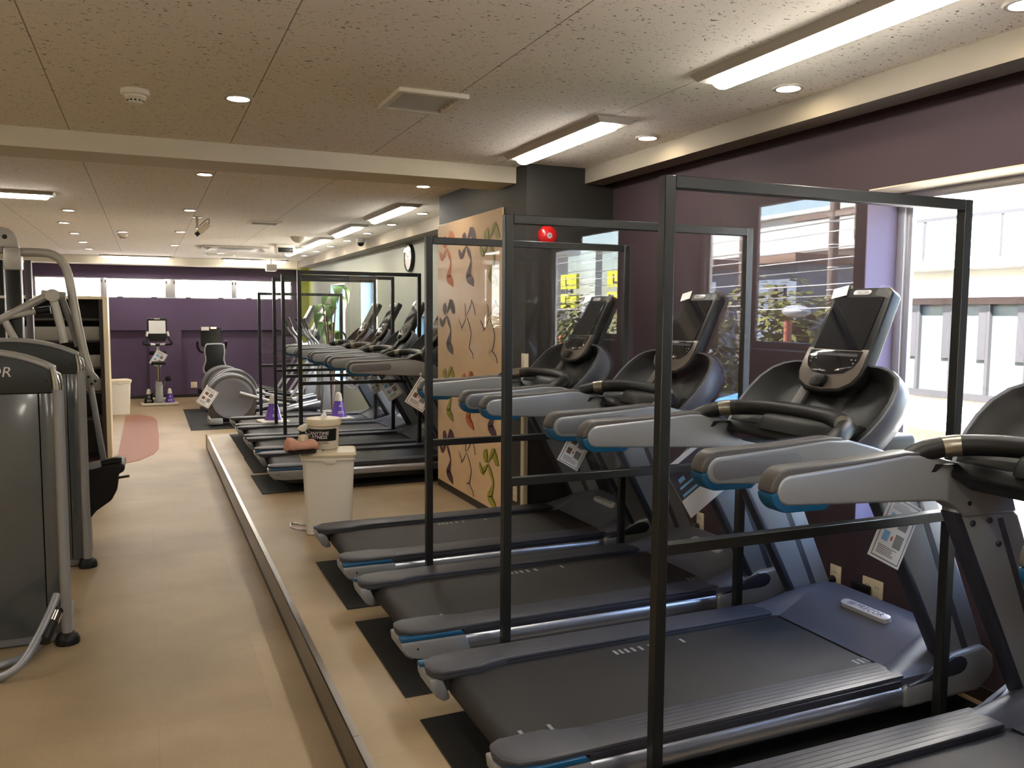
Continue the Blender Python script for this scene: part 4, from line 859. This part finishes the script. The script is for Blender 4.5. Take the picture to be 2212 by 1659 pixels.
# ================================================================== FAR EXERCISE MACHINES
def make_cone(label, loc, h=0.34):
    T = thing('marker_cone', label, 'cone', loc, R(8), 'purple marker cones'); k = h / 0.34
    MB().lathe([(0.115 * k, 0.022), (0.098 * k, 0.05), (0.05 * k, 0.235 * k)], (0, 0, 0), 24).obj('sleeve', M['purplepl'], T, smooth=60)
    MB().lathe([(0.052 * k, 0.230 * k), (0.042 * k, 0.285 * k), (0.036 * k, 0.32 * k), (0.018 * k, 0.338 * k), (0.004, 0.34 * k)], (0, 0, 0), 20).obj('cap', M['white'], T, smooth=60)
    MB().loft([[(0.165 * k * x, 0.165 * k * y, z) for x, y in ((1, 1), (-1, 1), (-1, -1), (1, -1))] for z in (0.0, 0.018)] + [[(0.12 * k * x, 0.12 * k * y, 0.03) for x, y in ((1, 1), (-1, 1), (-1, -1), (1, -1))]]).obj('base', M['white'], T)
    text('lettering', 'LIFE\nSPORTS', 0.03, M['paper'], T, basis((0, -0.086 * k, 0.105 * k), (1, 0, 0), (0, 0.27, 0.96)), 0, 0.001, 1.0) if False else None
    b = MB()
    for z, wd in ((0.175, 0.012), (0.16, 0.018), (0.095, 0.035), (0.078, 0.04)):
        rr_ = 0.117 - (0.117 - 0.05) * (z - 0.02) / 0.215 + 0.001
        b.face([(-wd, -math.sqrt(rr_ ** 2 - wd ** 2) * k, z * k), (wd, -math.sqrt(rr_ ** 2 - wd ** 2) * k, z * k), (wd, -math.sqrt((rr_ - 0.002) ** 2 - wd ** 2) * k, (z + 0.007) * k), (-wd, -math.sqrt((rr_ - 0.002) ** 2 - wd ** 2) * k, (z + 0.007) * k)])
    b.obj('print', M['paper'], T, smooth=0)
    return T
cz = 0.2036
make_cone('purple and white cone on the farthest treadmill belt, left one', (1.40, 10.53, cz)); make_cone('purple and white cone on the farthest treadmill belt, right one', (2.21, 10.56, cz))
make_cone('purple cone standing at the right foot of the upright bike', (0.36, 16.84, LOW), 0.29)
k4 = make_cone('dark cone with a white cap at the left foot of the upright bike', (0.0, 16.84, LOW), 0.29)
for ch in k4.children:
    if ch.name.startswith('sleeve'): ch.data.materials[0] = M['black']

def make_elliptical(label, loc):
    T = thing('elliptical_trainer', label, 'elliptical trainer', (loc[0], loc[1], loc[2] + 0.005), 0, 'elliptical trainers beyond the platform')
    for s in (-1, 1):
        P = arc(0.36, 0.41, 0.365, 205, -10, 24) + [(0.68, 0.10), (0.05, 0.10)]
        h_ = MB().prism(P, 'y', s * 0.06, s * 0.20, 0.02, 3).obj('wheel_cover', M['taupe'], T, smooth=50)
        P = arc(0.36, 0.41, 0.37, 190, -5, 24) + arc(0.36, 0.41, 0.345, -5, 190, 24)
        MB().prism(P, 'y', s * 0.055, s * 0.207, 0.004).obj('cover_rim', M['inset'], h_, smooth=50)
        MB().lathe([(0.31, s * 0.195), (0.305, s * 0.212), (0.27, s * 0.215), (0.26, s * 0.211), (0.02, s * 0.213)], (0.36, 0, 0.41), 40, 'y').obj('cover_disc', M['inset'], h_, smooth=50)
        b = MB(); b.tube([(0.46, s * 0.27, 0.50), (0.90, s * 0.27, 0.36), (1.20, s * 0.24, 0.30)], 0.03, 10); b.obj('crank_arm', M['silver'], T)
        MB().obox((1.10, s * 0.20, 0.36), (0.42, 0.15, 0.05), Matrix.Rotation(R(8), 3, 'Y'), 0.015).obj('foot_pedal', M['blackpl'], T)
        MB().obox((1.02, s * 0.20, 0.30), (0.10, 0.13, 0.06), Matrix.Rotation(R(8), 3, 'Y'), 0.01).obj('pedal_accent', M['blue'], T)
        MB().tube([(0.75, s * 0.14, 0.12), (1.70, s * 0.14, 0.30)], 0.028, 10).obj('ramp_rail', M['ext'], T)
        MB().tube(smoothpath([(1.30, s * 0.26, 0.35), (1.62, s * 0.27, 0.90), (1.66, s * 0.27, 1.20), (1.52, s * 0.26, 1.40), (1.44, s * 0.26, 1.62)], 5), 0.02, 10).obj('moving_arm', M['silver'], T, smooth=60)
        MB().tube([(1.50, s * 0.26, 1.46), (1.44, s * 0.26, 1.63)], 0.024, 10).obj('grip', M['blackpl'], T, smooth=60)
    MB().box(0.02, 0.22, -0.22, 0.22, 0.02, 0.12, 0.02).obj('rear_foot', M['silver'], T)
    MB().box(0.2, 1.9, -0.10, 0.10, 0.04, 0.12, 0.02).obj('base_beam', M['gplastic'], T)
    MB().loft([[(x - 0.10, -wd, z), (x + 0.10, -wd, z), (x + 0.10, wd, z), (x - 0.10, wd, z)] for x, z, wd in ((1.82, 0.02, 0.08), (1.86, 0.5, 0.07), (1.84, 1.15, 0.05))], True, True, 0.02).obj('mast', M['silver'], T)
    MB().box(1.70, 2.05, -0.33, 0.33, 0.0, 0.06, 0.02).obj('front_foot', M['silver'], T)
    MB().tube([(1.46, -0.20, 1.10), (1.84, 0, 1.16), (1.46, 0.20, 1.10)], 0.03, 10).obj('fixed_handle', M['silver'], T)
    cs = MB().loft([[(1.60, y, 1.30), (1.68, y, 1.26), (1.98, y, 1.80), (1.90, y, 1.86)] for y in (-0.17, 0.17)], True, True, 0.015).obj('console', M['blackpl'], T)
    MB().loft([[(1.655, y, 1.425), (1.66, y, 1.42), (1.895, y, 1.835), (1.888, y, 1.838)] for y in (-0.13, 0.13)], True, True).obj('screen', M['lit'], cs)
    return T
e0 = make_elliptical('nearest elliptical trainer with a round grey wheel cover beyond the platform', (0.80, 13.45, LOW))
dup(e0, 'second elliptical trainer, its wheel cover partly behind the nearest one', (0.93, 14.5, LOW + 0.005)); dup(e0, 'farthest elliptical trainer, mostly hidden behind the other two', (0.86, 15.4, LOW + 0.005))
tag(MB().box(0.55, 2.95, 12.9, 15.75, LOW, LOW + 0.004).obj('equipment_mat', M['rubber'], smooth=0), 'dark mat under the elliptical trainers', 'mat')
make_card('card leaning against the left side of the nearest elliptical wheel', (0.80, 13.15, 0.28), -33, 0.20, 0.28, 'grey', (0.80, 13.17, 0.45))
# upright bike
T = thing('upright_bike', 'upright exercise bike with a lit screen against the far wall', 'exercise bike', (0.18, 16.6, LOW))
MB().box(-0.30, 0.30, -0.10, -0.04, 0.01, 0.05, 0.01).obj('rear_stabiliser', M['white'], T); MB().box(-0.26, 0.26, 0.95, 1.01, 0.01, 0.05, 0.01).obj('front_stabiliser', M['white'], T)
MB().box(-0.05, 0.05, -0.06, 0.98, 0.03, 0.09, 0.01).obj('base_beam', M['silver'], T)
MB().loft([[(-wd, y0_, z), (wd, y0_, z), (wd, y1_, z), (-wd, y1_, z)] for z, wd, y0_, y1_ in ((0.05, 0.07, -0.05, 0.75), (0.36, 0.065, 0.05, 0.70), (0.42, 0.05, 0.1, 0.6))], True, True, 0.02).obj('drive_case', M['silver'], T)
MB().tube([(0, 0.15, 0.38), (0, 0.12, 0.76)], 0.026, 12).obj('seat_post', M['chrome'], T)
MB().loft([[(-wd, y, z0_), (wd, y, z0_), (wd * 0.9, y, z1_), (-wd * 0.9, y, z1_)] for y, wd, z0_, z1_ in ((-0.02, 0.13, 0.75, 0.80), (0.12, 0.13, 0.74, 0.81), (0.28, 0.04, 0.76, 0.80))], True, True, 0.012).obj('saddle', M['blackpl'], T)
MB().tube([(0, 0.68, 0.30), (0, 0.55, 0.9), (0, 0.52, 1.12)], 0.035, 12).obj('front_post', M['silver'], T)
MB().box(-0.15, 0.15, 0.5, 0.58, 0.90, 0.98, 0.02).obj('bottle_tray', M['blackpl'], T)
MB().tube(smoothpath([(-0.17, 0.34, 1.36), (-0.19, 0.32, 1.24), (-0.24, 0.30, 1.14), (-0.20, 0.32, 1.11), (0, 0.42, 1.10), (0.20, 0.32, 1.11), (0.24, 0.30, 1.14), (0.19, 0.32, 1.24), (0.17, 0.34, 1.36)], 5), 0.022, 10).obj('handlebar', M['blackpl'], T, smooth=60)
for s in (-1, 1):
    MB().tube([(s * 0.172, 0.338, 1.35), (s * 0.186, 0.325, 1.26)], 0.024, 10).obj('contact_grip', M['badge'], T); MB().tube([(s * 0.13, 0.352, 1.111), (s * 0.05, 0.40, 1.104)], 0.0235, 10).obj('contact_grip', M['badge'], T)
    MB().tube([(s * 0.07, 0.42, 0.30), (s * 0.12, 0.35, 0.45)] if s > 0 else [(s * 0.07, 0.42, 0.30), (s * 0.12, 0.50, 0.16)], 0.014, 8).obj('crank', M['silver'], T)
    MB().box(s * 0.165 - 0.05, s * 0.165 + 0.05, 0.30, 0.42, 0.42, 0.50, 0.015).obj('pedal', M['blackpl'], T) if s > 0 else MB().box(s * 0.165 - 0.05, s * 0.165 + 0.05, 0.45, 0.56, 0.12, 0.18, 0.015).obj('pedal', M['blackpl'], T)
cs = MB().loft([[(-wd, y, z), (wd, y, z), (wd, y + 0.05, z), (-wd, y + 0.05, z)] for wd, y, z in ((0.13, 0.42, 1.16), (0.175, 0.44, 1.26), (0.175, 0.52, 1.58), (0.16, 0.525, 1.60))], True, True, 0.012).obj('console', M['blackpl'], T)
MB().loft([[(-0.145, 0.455, 1.31), (0.145, 0.455, 1.31), (0.145, 0.513, 1.55), (-0.145, 0.513, 1.55)], [(-0.145, 0.450, 1.31), (0.145, 0.450, 1.31), (0.145, 0.508, 1.55), (-0.145, 0.508, 1.55)]]).obj('screen', M['lit'], cs)
MB().box(-0.05, 0.05, 0.515, 0.523, 1.575, 1.59, 0.002).obj('maker_badge', M['badge'], cs)
make_card('white card tilted on the upright bike behind its saddle', (0.185, 16.95, 0.66), -30, 0.21, 0.29, 'blue', (0.17, 17.0, 0.86))
# recumbent bike
T = thing('recumbent_bike', 'recumbent exercise bike with a mesh backrest by the far wall', 'exercise bike', (1.11, 15.95, LOW))
MB().box(-0.28, 0.28, -0.15, -0.08, 0.0, 0.05, 0.01).obj('rear_stabiliser', M['silver'], T); MB().box(-0.24, 0.24, 1.25, 1.32, 0.0, 0.05, 0.01).obj('front_stabiliser', M['silver'], T)
MB().box(-0.06, 0.06, -0.12, 1.28, 0.04, 0.14, 0.02).obj('base_beam', M['gplastic'], T)
out = [(-0.13, 1.14), (-0.16, 1.08), (-0.165, 0.98), (-0.15, 0.86), (-0.19, 0.72), (-0.185, 0.66), (-0.15, 0.63), (0.15, 0.63), (0.185, 0.66), (0.19, 0.72), (0.15, 0.86), (0.165, 0.98), (0.16, 1.08), (0.13, 1.14)]
MB().prism(out, 'y', -0.03, 0.0, 0.008, 2).obj('backrest_mesh', M['blackpl'], T)
sp = smoothpath([(x, -0.015, z) for x, z in out + out[:1]], 3)[:-1]
MB().tube(sp, 0.018, 8, True).obj('backrest_frame', M['silver'], T, smooth=60)
MB().box(-0.07, 0.07, -0.06, -0.02, 0.56, 0.68, 0.006).obj('back_bracket', M['inset'], T)
MB().loft([[(-0.20, y, z), (0.20, y, z), (0.19, y, z + 0.07), (-0.19, y, z + 0.07)] for y, z in ((0.0, 0.50), (0.2, 0.48), (0.42, 0.50))], True, True, 0.02).obj('seat', M['blackpl'], T)
MB().box(-0.05, 0.05, -0.02, 0.25, 0.12, 0.5, 0.02).obj('seat_post', M['silver'], T)
MB().tube([(0, 1.1, 0.14), (0, 0.95, 0.75), (0, 0.85, 1.05)], 0.05, 12).obj('front_post', M['silver'], T)
MB().loft([[(-0.09, y0_, z), (0.09, y0_, z), (0.09, y1_, z), (-0.09, y1_, z)] for z, y0_, y1_ in ((0.06, 0.7, 1.3), (0.5, 0.8, 1.25), (0.6, 0.9, 1.15))], True, True, 0.04).obj('drive_case', M['blackpl'], T)
cs = MB().loft([[(-wd, y, z), (wd, y, z), (wd, y + 0.06, z), (-wd, y + 0.06, z)] for wd, y, z in ((0.12, 0.68, 1.02), (0.185, 0.72, 1.10), (0.185, 0.86, 1.42), (0.175, 0.865, 1.43))], True, True, 0.015).obj('console', M['blackpl'], T)
MB().box(0.0, 0.10, 0.852, 0.868, 1.405, 1.432, 0.003).obj('status_lamp', M['amber'], cs); MB().box(-0.17, -0.03, 0.83, 0.848, 1.37, 1.44, 0.002).obj('note', M['paper'], cs)
for s in (-1, 1):
    MB().tube(smoothpath([(s * 0.25, 0.62, 1.18), (s * 0.25, 0.66, 1.08), (s * 0.20, 0.76, 0.98), (s * 0.08, 0.84, 0.95)], 5), 0.022, 8).obj('front_grip', M['blackpl'], T)
    MB().box(s * 0.20 - 0.06, s * 0.20 + 0.06, 0.75, 0.85, 0.28 + s * 0.1, 0.38 + s * 0.1, 0.02).obj('pedal', M['blackpl'], T)
# potted plant in the far corner
T = thing('potted_plant', 'tall potted plant with broad hanging leaves by the far right windows', 'plant', (2.50, 12.4, LOW))
MB().lathe([(0.11, 0.0), (0.14, 0.25), (0.15, 0.27), (0.13, 0.27)], (0, 0, 0), 20).obj('pot', M['pot'], T)
tips = []
random.seed(11)
b = MB()
for k in range(7):
    a = R(51 * k + 10); z = 1.2 + 0.13 * k; p = [(0, 0, 0.25), (0.03 * math.cos(a), 0.03 * math.sin(a), z * 0.6), (0.10 * math.cos(a), 0.10 * math.sin(a), z + 0.1)]
    b.tube(smoothpath(p, 4), 0.012, 6); tips.append((Vector(p[-1]), a))
b.obj('stems', M['bark'], T)
for tip, a in tips:
    for j in range(3):
        d = a + R(-55 + 55 * j); L_ = random.uniform(0.26, 0.38); lf = MB(); rings = []
        for i in range(8):
            t = i / 7; wd = 0.07 * math.sin(math.pi * (0.08 + 0.92 * t) ** 0.8); r_ = L_ * (math.sin(t * 1.9) * 0.6); z = 0.10 * math.sin(t * 2.2) - 0.30 * t * t
            ctr = tip + Vector((r_ * math.cos(d), r_ * math.sin(d), z)); sd = Vector((-math.sin(d), math.cos(d), 0))
            rings.append([ctr - sd * wd - Vector((0, 0, 0.012)), ctr + Vector((0, 0, 0.003)), ctr + sd * wd - Vector((0, 0, 0.012)), ctr - Vector((0, 0, 0.002))])
        lf.loft(rings).obj('leaf', M['leaf'], T, smooth=60)

# ================================================================== OUTSIDE
GZ = -4.6
XM = dict(wall=mat('sunlit_white_render', c(228, 224, 216), 0.9, vary=0.05, scale=2), grey=mat('blue_grey_siding', c(112, 124, 142), 0.8, vary=0.1), pale=mat('pale_concrete', c(196, 194, 188), 0.9, vary=0.1),
          roof=mat('brown_roof', c(120, 96, 82), 0.8), pane=mat('dark_door_glass', c(36, 42, 54), 0.5), win=mat('dark_window_glass', c(70, 78, 88), 0.1, coat=0.5), mull=mat('grey_mullion', c(27, 26, 29), 0.5), brick=mat('orange_brick_band', c(62, 42, 31), 0.8),  # door panes are dark glass of one even tone
          road=mat('asphalt', c(120, 118, 116), 0.95, vary=0.2), tree=mat('sunlit_foliage', c(116, 116, 50), 0.7, vary=0.55, scale=3), yel=mat('yellow_sign_paint', c(206, 200, 44), 0.6), crane=mat('pale_lattice_paint', c(176, 172, 146), 0.6), pole=mat('weathered_pole', c(104, 90, 82), 0.9, bump=1, scale=20),
          rust=mat('rust_red_paint', c(150, 86, 66), 0.6), blind=mat('tinted_curtain_wall', c(50, 57, 53), 0.5), grass=mat('green_hedge', c(96, 130, 50), 0.9, vary=0.5, scale=8), awn=mat('blue_awning', c(92, 150, 214), 0.6), dish=mat('orange_disc', c(226, 130, 78), 0.6))
struct(MB().box(3.4, 60, -60, 60, GZ - 0.2, GZ).obj('floor_street', XM['road'], smooth=0))
def bldg(name, label, x0, x1, y0, y1, z1, m, wins=(), roof=None, faces='x'):
    """block whose visible faces look to -x and +y; wins: (face, a0, a1, z0, z1)"""
    T = thing(name, label, 'building')
    MB().box(x0, x1, y0, y1, GZ, z1).obj('walls', m, T, smooth=0)
    if roof: MB().box(x0 - 0.3, x1 + 0.3, y0 - 0.3, y1 + 0.3, z1, z1 + 0.18, 0.03).obj('roof', roof, T)
    for f, a0_, a1_, z0_, z1_ in wins:
        b = MB(); b.box(x0 - 0.05, x0 + 0.02, a0_, a1_, z0_, z1_) if f == 'x' else b.box(a0_, a1_, y1 - 0.02, y1 + 0.05, z0_, z1_)
        wq = b.obj('window', XM['win'], T, smooth=0)
        b = MB(); am = (a0_ + a1_) / 2
        b.box(x0 - 0.08, x0 - 0.03, am - 0.03, am + 0.03, z0_, z1_) if f == 'x' else b.box(am - 0.03, am + 0.03, y1 + 0.03, y1 + 0.08, z0_, z1_)
        b.obj('mullion', XM['mull'], wq, smooth=0)
    return T
# white building straight across the street
T = thing('office_building', 'white building across the street, seen through the large right window', 'building')
FX = 9.0
MB().box(FX, FX + 8, 3.6, 22, GZ, 7.5).obj('walls', XM['wall'], T, smooth=0)
MB().box(FX - 0.03, FX, 4.6, 14, 0.62, 1.72).obj('glazing', XM['blind'], T, smooth=0)
MB().box(FX - 0.10, FX + 0.0, 4.6, 14, 1.70, 1.78).obj('window_head', XM['brick'], T, smooth=0)
MB().box(FX - 0.09, FX, 4.6, 14, 0.56, 0.64).obj('window_sill', XM['mull'], T, smooth=0)
y = 4.75
while y < 13.9:
    mq = MB().box(FX - 0.08, FX - 0.02, y - 0.02, y + 0.02, 0.62, 1.72).box(FX - 0.07, FX - 0.02, y + 0.03, y + 0.13, 1.05, 1.72).obj('mullion', XM['mull'], T, smooth=0); y += 0.48
MB().box(FX - 0.06, FX, 4.0, 14, 0.0, 0.14).obj('brick_band', XM['brick'], T, smooth=0)
b = MB(); b.box(FX - 0.55, FX, 4.2, 9.2, 2.10, 2.2); b.obj('balcony_slab', XM['pale'], T, smooth=0)
b = MB(); b.box(FX - 0.55, FX - 0.51, 4.2, 9.2, 2.66, 2.70)
for k in range(11): b.box(FX - 0.54, FX - 0.52, 4.25 + 0.49 * k, 4.28 + 0.49 * k, 2.2, 2.66)
b.obj('balcony_rail', XM['mull'], T, smooth=0)
for a0_, a1_ in ((5.0, 5.6), (6.25, 6.45), (6.75, 6.95), (7.6, 7.85), (8.3, 8.5)):
    MB().box(FX - 0.03, FX + 0.01, a0_, a1_, 2.3, 3.3).obj('door_pane', XM['pane'], T, smooth=0)
MB().box(FX - 0.05, FX, 5.5, 8.6, 3.3, 3.4).obj('door_head', XM['mull'], T, smooth=0)
# down the street to the right rear: what the clear screens mirror
bldg('white_house', 'white house down the street with a small window, mirrored in the nearest screen', 13.5, 18, -10.9, -7.6, 2.95, XM['wall'], [('x', -9.0, -8.7, 1.9, 2.4), ('x', -10.6, -9.9, 1.4, 2.1)], XM['pale'])
bldg('grey_house', 'blue grey house with a brown roof beside the white house', 11.2, 12.7, -10.9, -8.75, 2.55, XM['grey'], [('x', -9.5, -9.05, 1.55, 2.15), ('x', -10.6, -10.1, 1.55, 2.15)], XM['roof'])
bldg('tall_block', 'tall white block rising behind the houses down the street', 24, 34, -32, -13.5, 5.6, XM['wall'], [('x', -20, -19, 3, 4)], XM['pale'])
bldg('corner_block', 'pale block with windows behind the yellow signs', 10.2, 12.2, -20.5, -15.6, 3.4, XM['pale'], [('x', -16.0, -15.4, 2.1, 2.9), ('x', -18.2, -17.5, 2.1, 2.9), ('x', -16.0, -15.4, 0.2, 1.0), ('y', 10.0, 10.7, 2.0, 2.9), ('y', 11.0, 11.6, 2.0, 2.9)], XM['wall'])
bldg('plain_block', 'plain pale block closing the far end of the street', 7.5, 22, -44, -36, 9, XM['pale'], [('y', 9 + 2.2 * k, 10 + 2.2 * k, 3, 4.2) for k in range(4)])
def make_tree(label, x, y, r, zc, seed, n=2600, sq=0.85):
    T = thing('street_tree', label, 'tree', (x, y, GZ)); rng = random.Random(seed); h = zc - GZ
    b = MB(); b.tube([(0, 0, 0), (0.05, 0.02, h * 0.5), (0.0, 0.05, h)], [0.13, 0.10, 0.05], 8)
    for k in range(6):
        a = k * 1.05; b.tube([(0, 0, h * 0.6), (0.5 * r * math.cos(a), 0.5 * r * math.sin(a), h * 0.8), (0.85 * r * math.cos(a), 0.85 * r * math.sin(a), h + 0.2 * r * math.sin(3 * a))], [0.06, 0.035, 0.012], 6)
    b.obj('trunk', M['bark'], T)
    b = MB(); cl = [(rng.uniform(-1, 1), rng.uniform(-1, 1), rng.uniform(-1, 1)) for _ in range(26)]
    cl = [Vector(p).normalized() * rng.uniform(0.4, 0.85) * r for p in cl]
    for i in range(n):
        cc = cl[i % len(cl)]; d = Vector((rng.gauss(0, 1), rng.gauss(0, 1), rng.gauss(0, 1))).normalized() * r * 0.36 * rng.random() ** 0.6
        p = cc + d; p = Vector((p.x, p.y, p.z * sq + h)); nrm = (d + Vector((0, 0, 0.3 * r))).normalized()
        u_ = nrm.orthogonal().normalized(); u_.rotate(Matrix.Rotation(rng.uniform(0, 6.3), 3, nrm)); v_ = nrm.cross(u_); s_ = rng.uniform(0.05, 0.10)
        b.face([p - u_ * s_, p - v_ * s_ * 0.5, p + u_ * s_, p + v_ * s_ * 0.5])
    b.obj('foliage', XM['tree'], T, smooth=0)
make_tree('bushy street tree, mirrored in the nearest screen', 8.3, -5.3, 1.75, 0.95, 1, 5200)
make_tree('second street tree beyond the first along the pavement', 9.6, -2.2, 1.15, 0.5, 2, 2600)
make_tree('third street tree, mirrored near the yellow sign', 8.6, -11.0, 1.2, 0.75, 5, 2600)
make_tree('fourth street tree farther down the pavement', 8.2, -14.0, 1.3, 0.5, 8, 1600)
tag(MB().box(6.8, 7.2, -1.0, 1.6, GZ, GZ + 3.9, 0.1).obj('hedge', XM['grass']), 'green clipped hedge along the pavement', 'hedge')
T = thing('utility_pole', 'weathered utility pole with a grey transformer box', 'utility pole', (11.0, -7.6, GZ))
MB().tube([(0, 0, 0), (0, 0, 11.8)], [0.095, 0.08], 14).obj('pole', XM['pole'], T)
MB().box(-0.16, 0.12, -0.55, -0.18, 8.3, 9.0, 0.03).obj('transformer', M['inset'], T)
b = MB()
for k in range(14): b.lathe([(0.096, 0), (0.099, 0.01), (0.096, 0.02)], (0, 0, 5.4 + 0.4 * k), 12)
b.obj('pole_bands', M['paper'], T)
MB().box(-0.05, 0.05, -1.0, 1.0, 7.9, 8.0).obj('cross_arm', XM['pole'], T)
T = thing('street_lamp', 'slim rust red street lamp standing before the tree', 'street lamp', (6.3, -3.2, GZ))
MB().tube([(0, 0, 0), (0, 0, 6.1)], 0.045, 10).obj('post', XM['rust'], T); MB().ball((0, 0.12, 6.2), (0.10, 0.20, 0.07)).obj('lamp_head', M['alu'], T)
T = thing('lattice_crane', 'pale lattice crane mast rising behind the white house', 'crane', (19.0, -15.0, GZ))
b = MB(); q = 0.17
for sx in (-q, q):
    for sy in (-q, q): b.tube([(sx, sy, 0), (sx, sy, 11)], 0.03, 6)
for k in range(22):
    z = k * 0.5
    for p0, p1 in (((-q, -q), (-q, q)), ((-q, q), (q, q)), ((q, q), (q, -q)), ((q, -q), (-q, -q))):
        s_ = k % 2; b.tube([(p0[0], p0[1], z + 0.5 * s_), (p1[0], p1[1], z + 0.5 * (1 - s_))], 0.016, 5)
b.obj('mast', XM['crane'], T)
T = thing('yellow_sign', 'pair of yellow sign boards on one roadside stand, mirrored beside the pillar', 'sign', (9.0, -9.0, GZ))
for z in (6.9, 6.45):
    bo = MB().box(-0.04, 0.04, -0.55, 0.25, z - 0.17, z + 0.17).obj('board', XM['yel'], T); MB().box(-0.045, -0.04, -0.3, -0.25, z - 0.1, z + 0.1).box(-0.045, -0.04, -0.3, -0.12, z - 0.1, z - 0.06).obj('print', M['ink'], bo)
MB().box(0.04, 0.09, -0.2, -0.15, 0.0, 7.0).obj('stand', M['inset'], T)
T = thing('round_sign', 'round orange sign on a thin post down the street', 'sign', (8.2, -8.1, 0.75))
MB().lathe([(0.34, -0.02), (0.34, 0.02), (0.3, 0.03)], (0, 0, 0), 24, 'x').obj('disc', XM['dish'], T); MB().tube([(0.04, 0, 0), (0.04, 0, GZ - 0.75)], 0.03, 8).obj('post', M['inset'], T)
T = thing('awning', 'blue striped awning over a pale frame by the pavement', 'awning', (6.7, -1.75, 0.0))
MB().loft([[(-0.5, y, 0.42), (0.5, y, 0.62), (0.5, y, 0.64), (-0.5, y, 0.44)] for y in (-0.6, 0.6)]).obj('canopy', XM['awn'], T); MB().tube([(0.3, 0, 0.55), (0.3, 0, GZ)], 0.05, 8).obj('stand', M['paper'], T)
T = thing('overhead_cables', 'bundle of overhead cables along the street', 'cables')
for k in range(8):
    z = 1.0 + 0.11 * k; x = 5.4 + 0.12 * (k % 3)
    MB().tube([(x, -34 + 2.8 * i, z + 0.5 + 0.012 * (i - 7) ** 2 * 0.5) for i in range(14)], 0.006, 5).obj('cable', M['greyink'] if k % 2 else M['paper'], T)
# sunlit building behind the far clerestory windows
T = thing('rear_building', 'bright white building behind the far strip of windows', 'building')
MB().box(-14, 8.5, 23, 27, GZ, 9).obj('walls', XM['wall'], T, smooth=0)
for k in range(5): MB().box(-7 + 3.4 * k, -5.6 + 3.4 * k, 22.96, 23.0, -1.2, -0.1).obj('window', XM['win'], T, smooth=0)
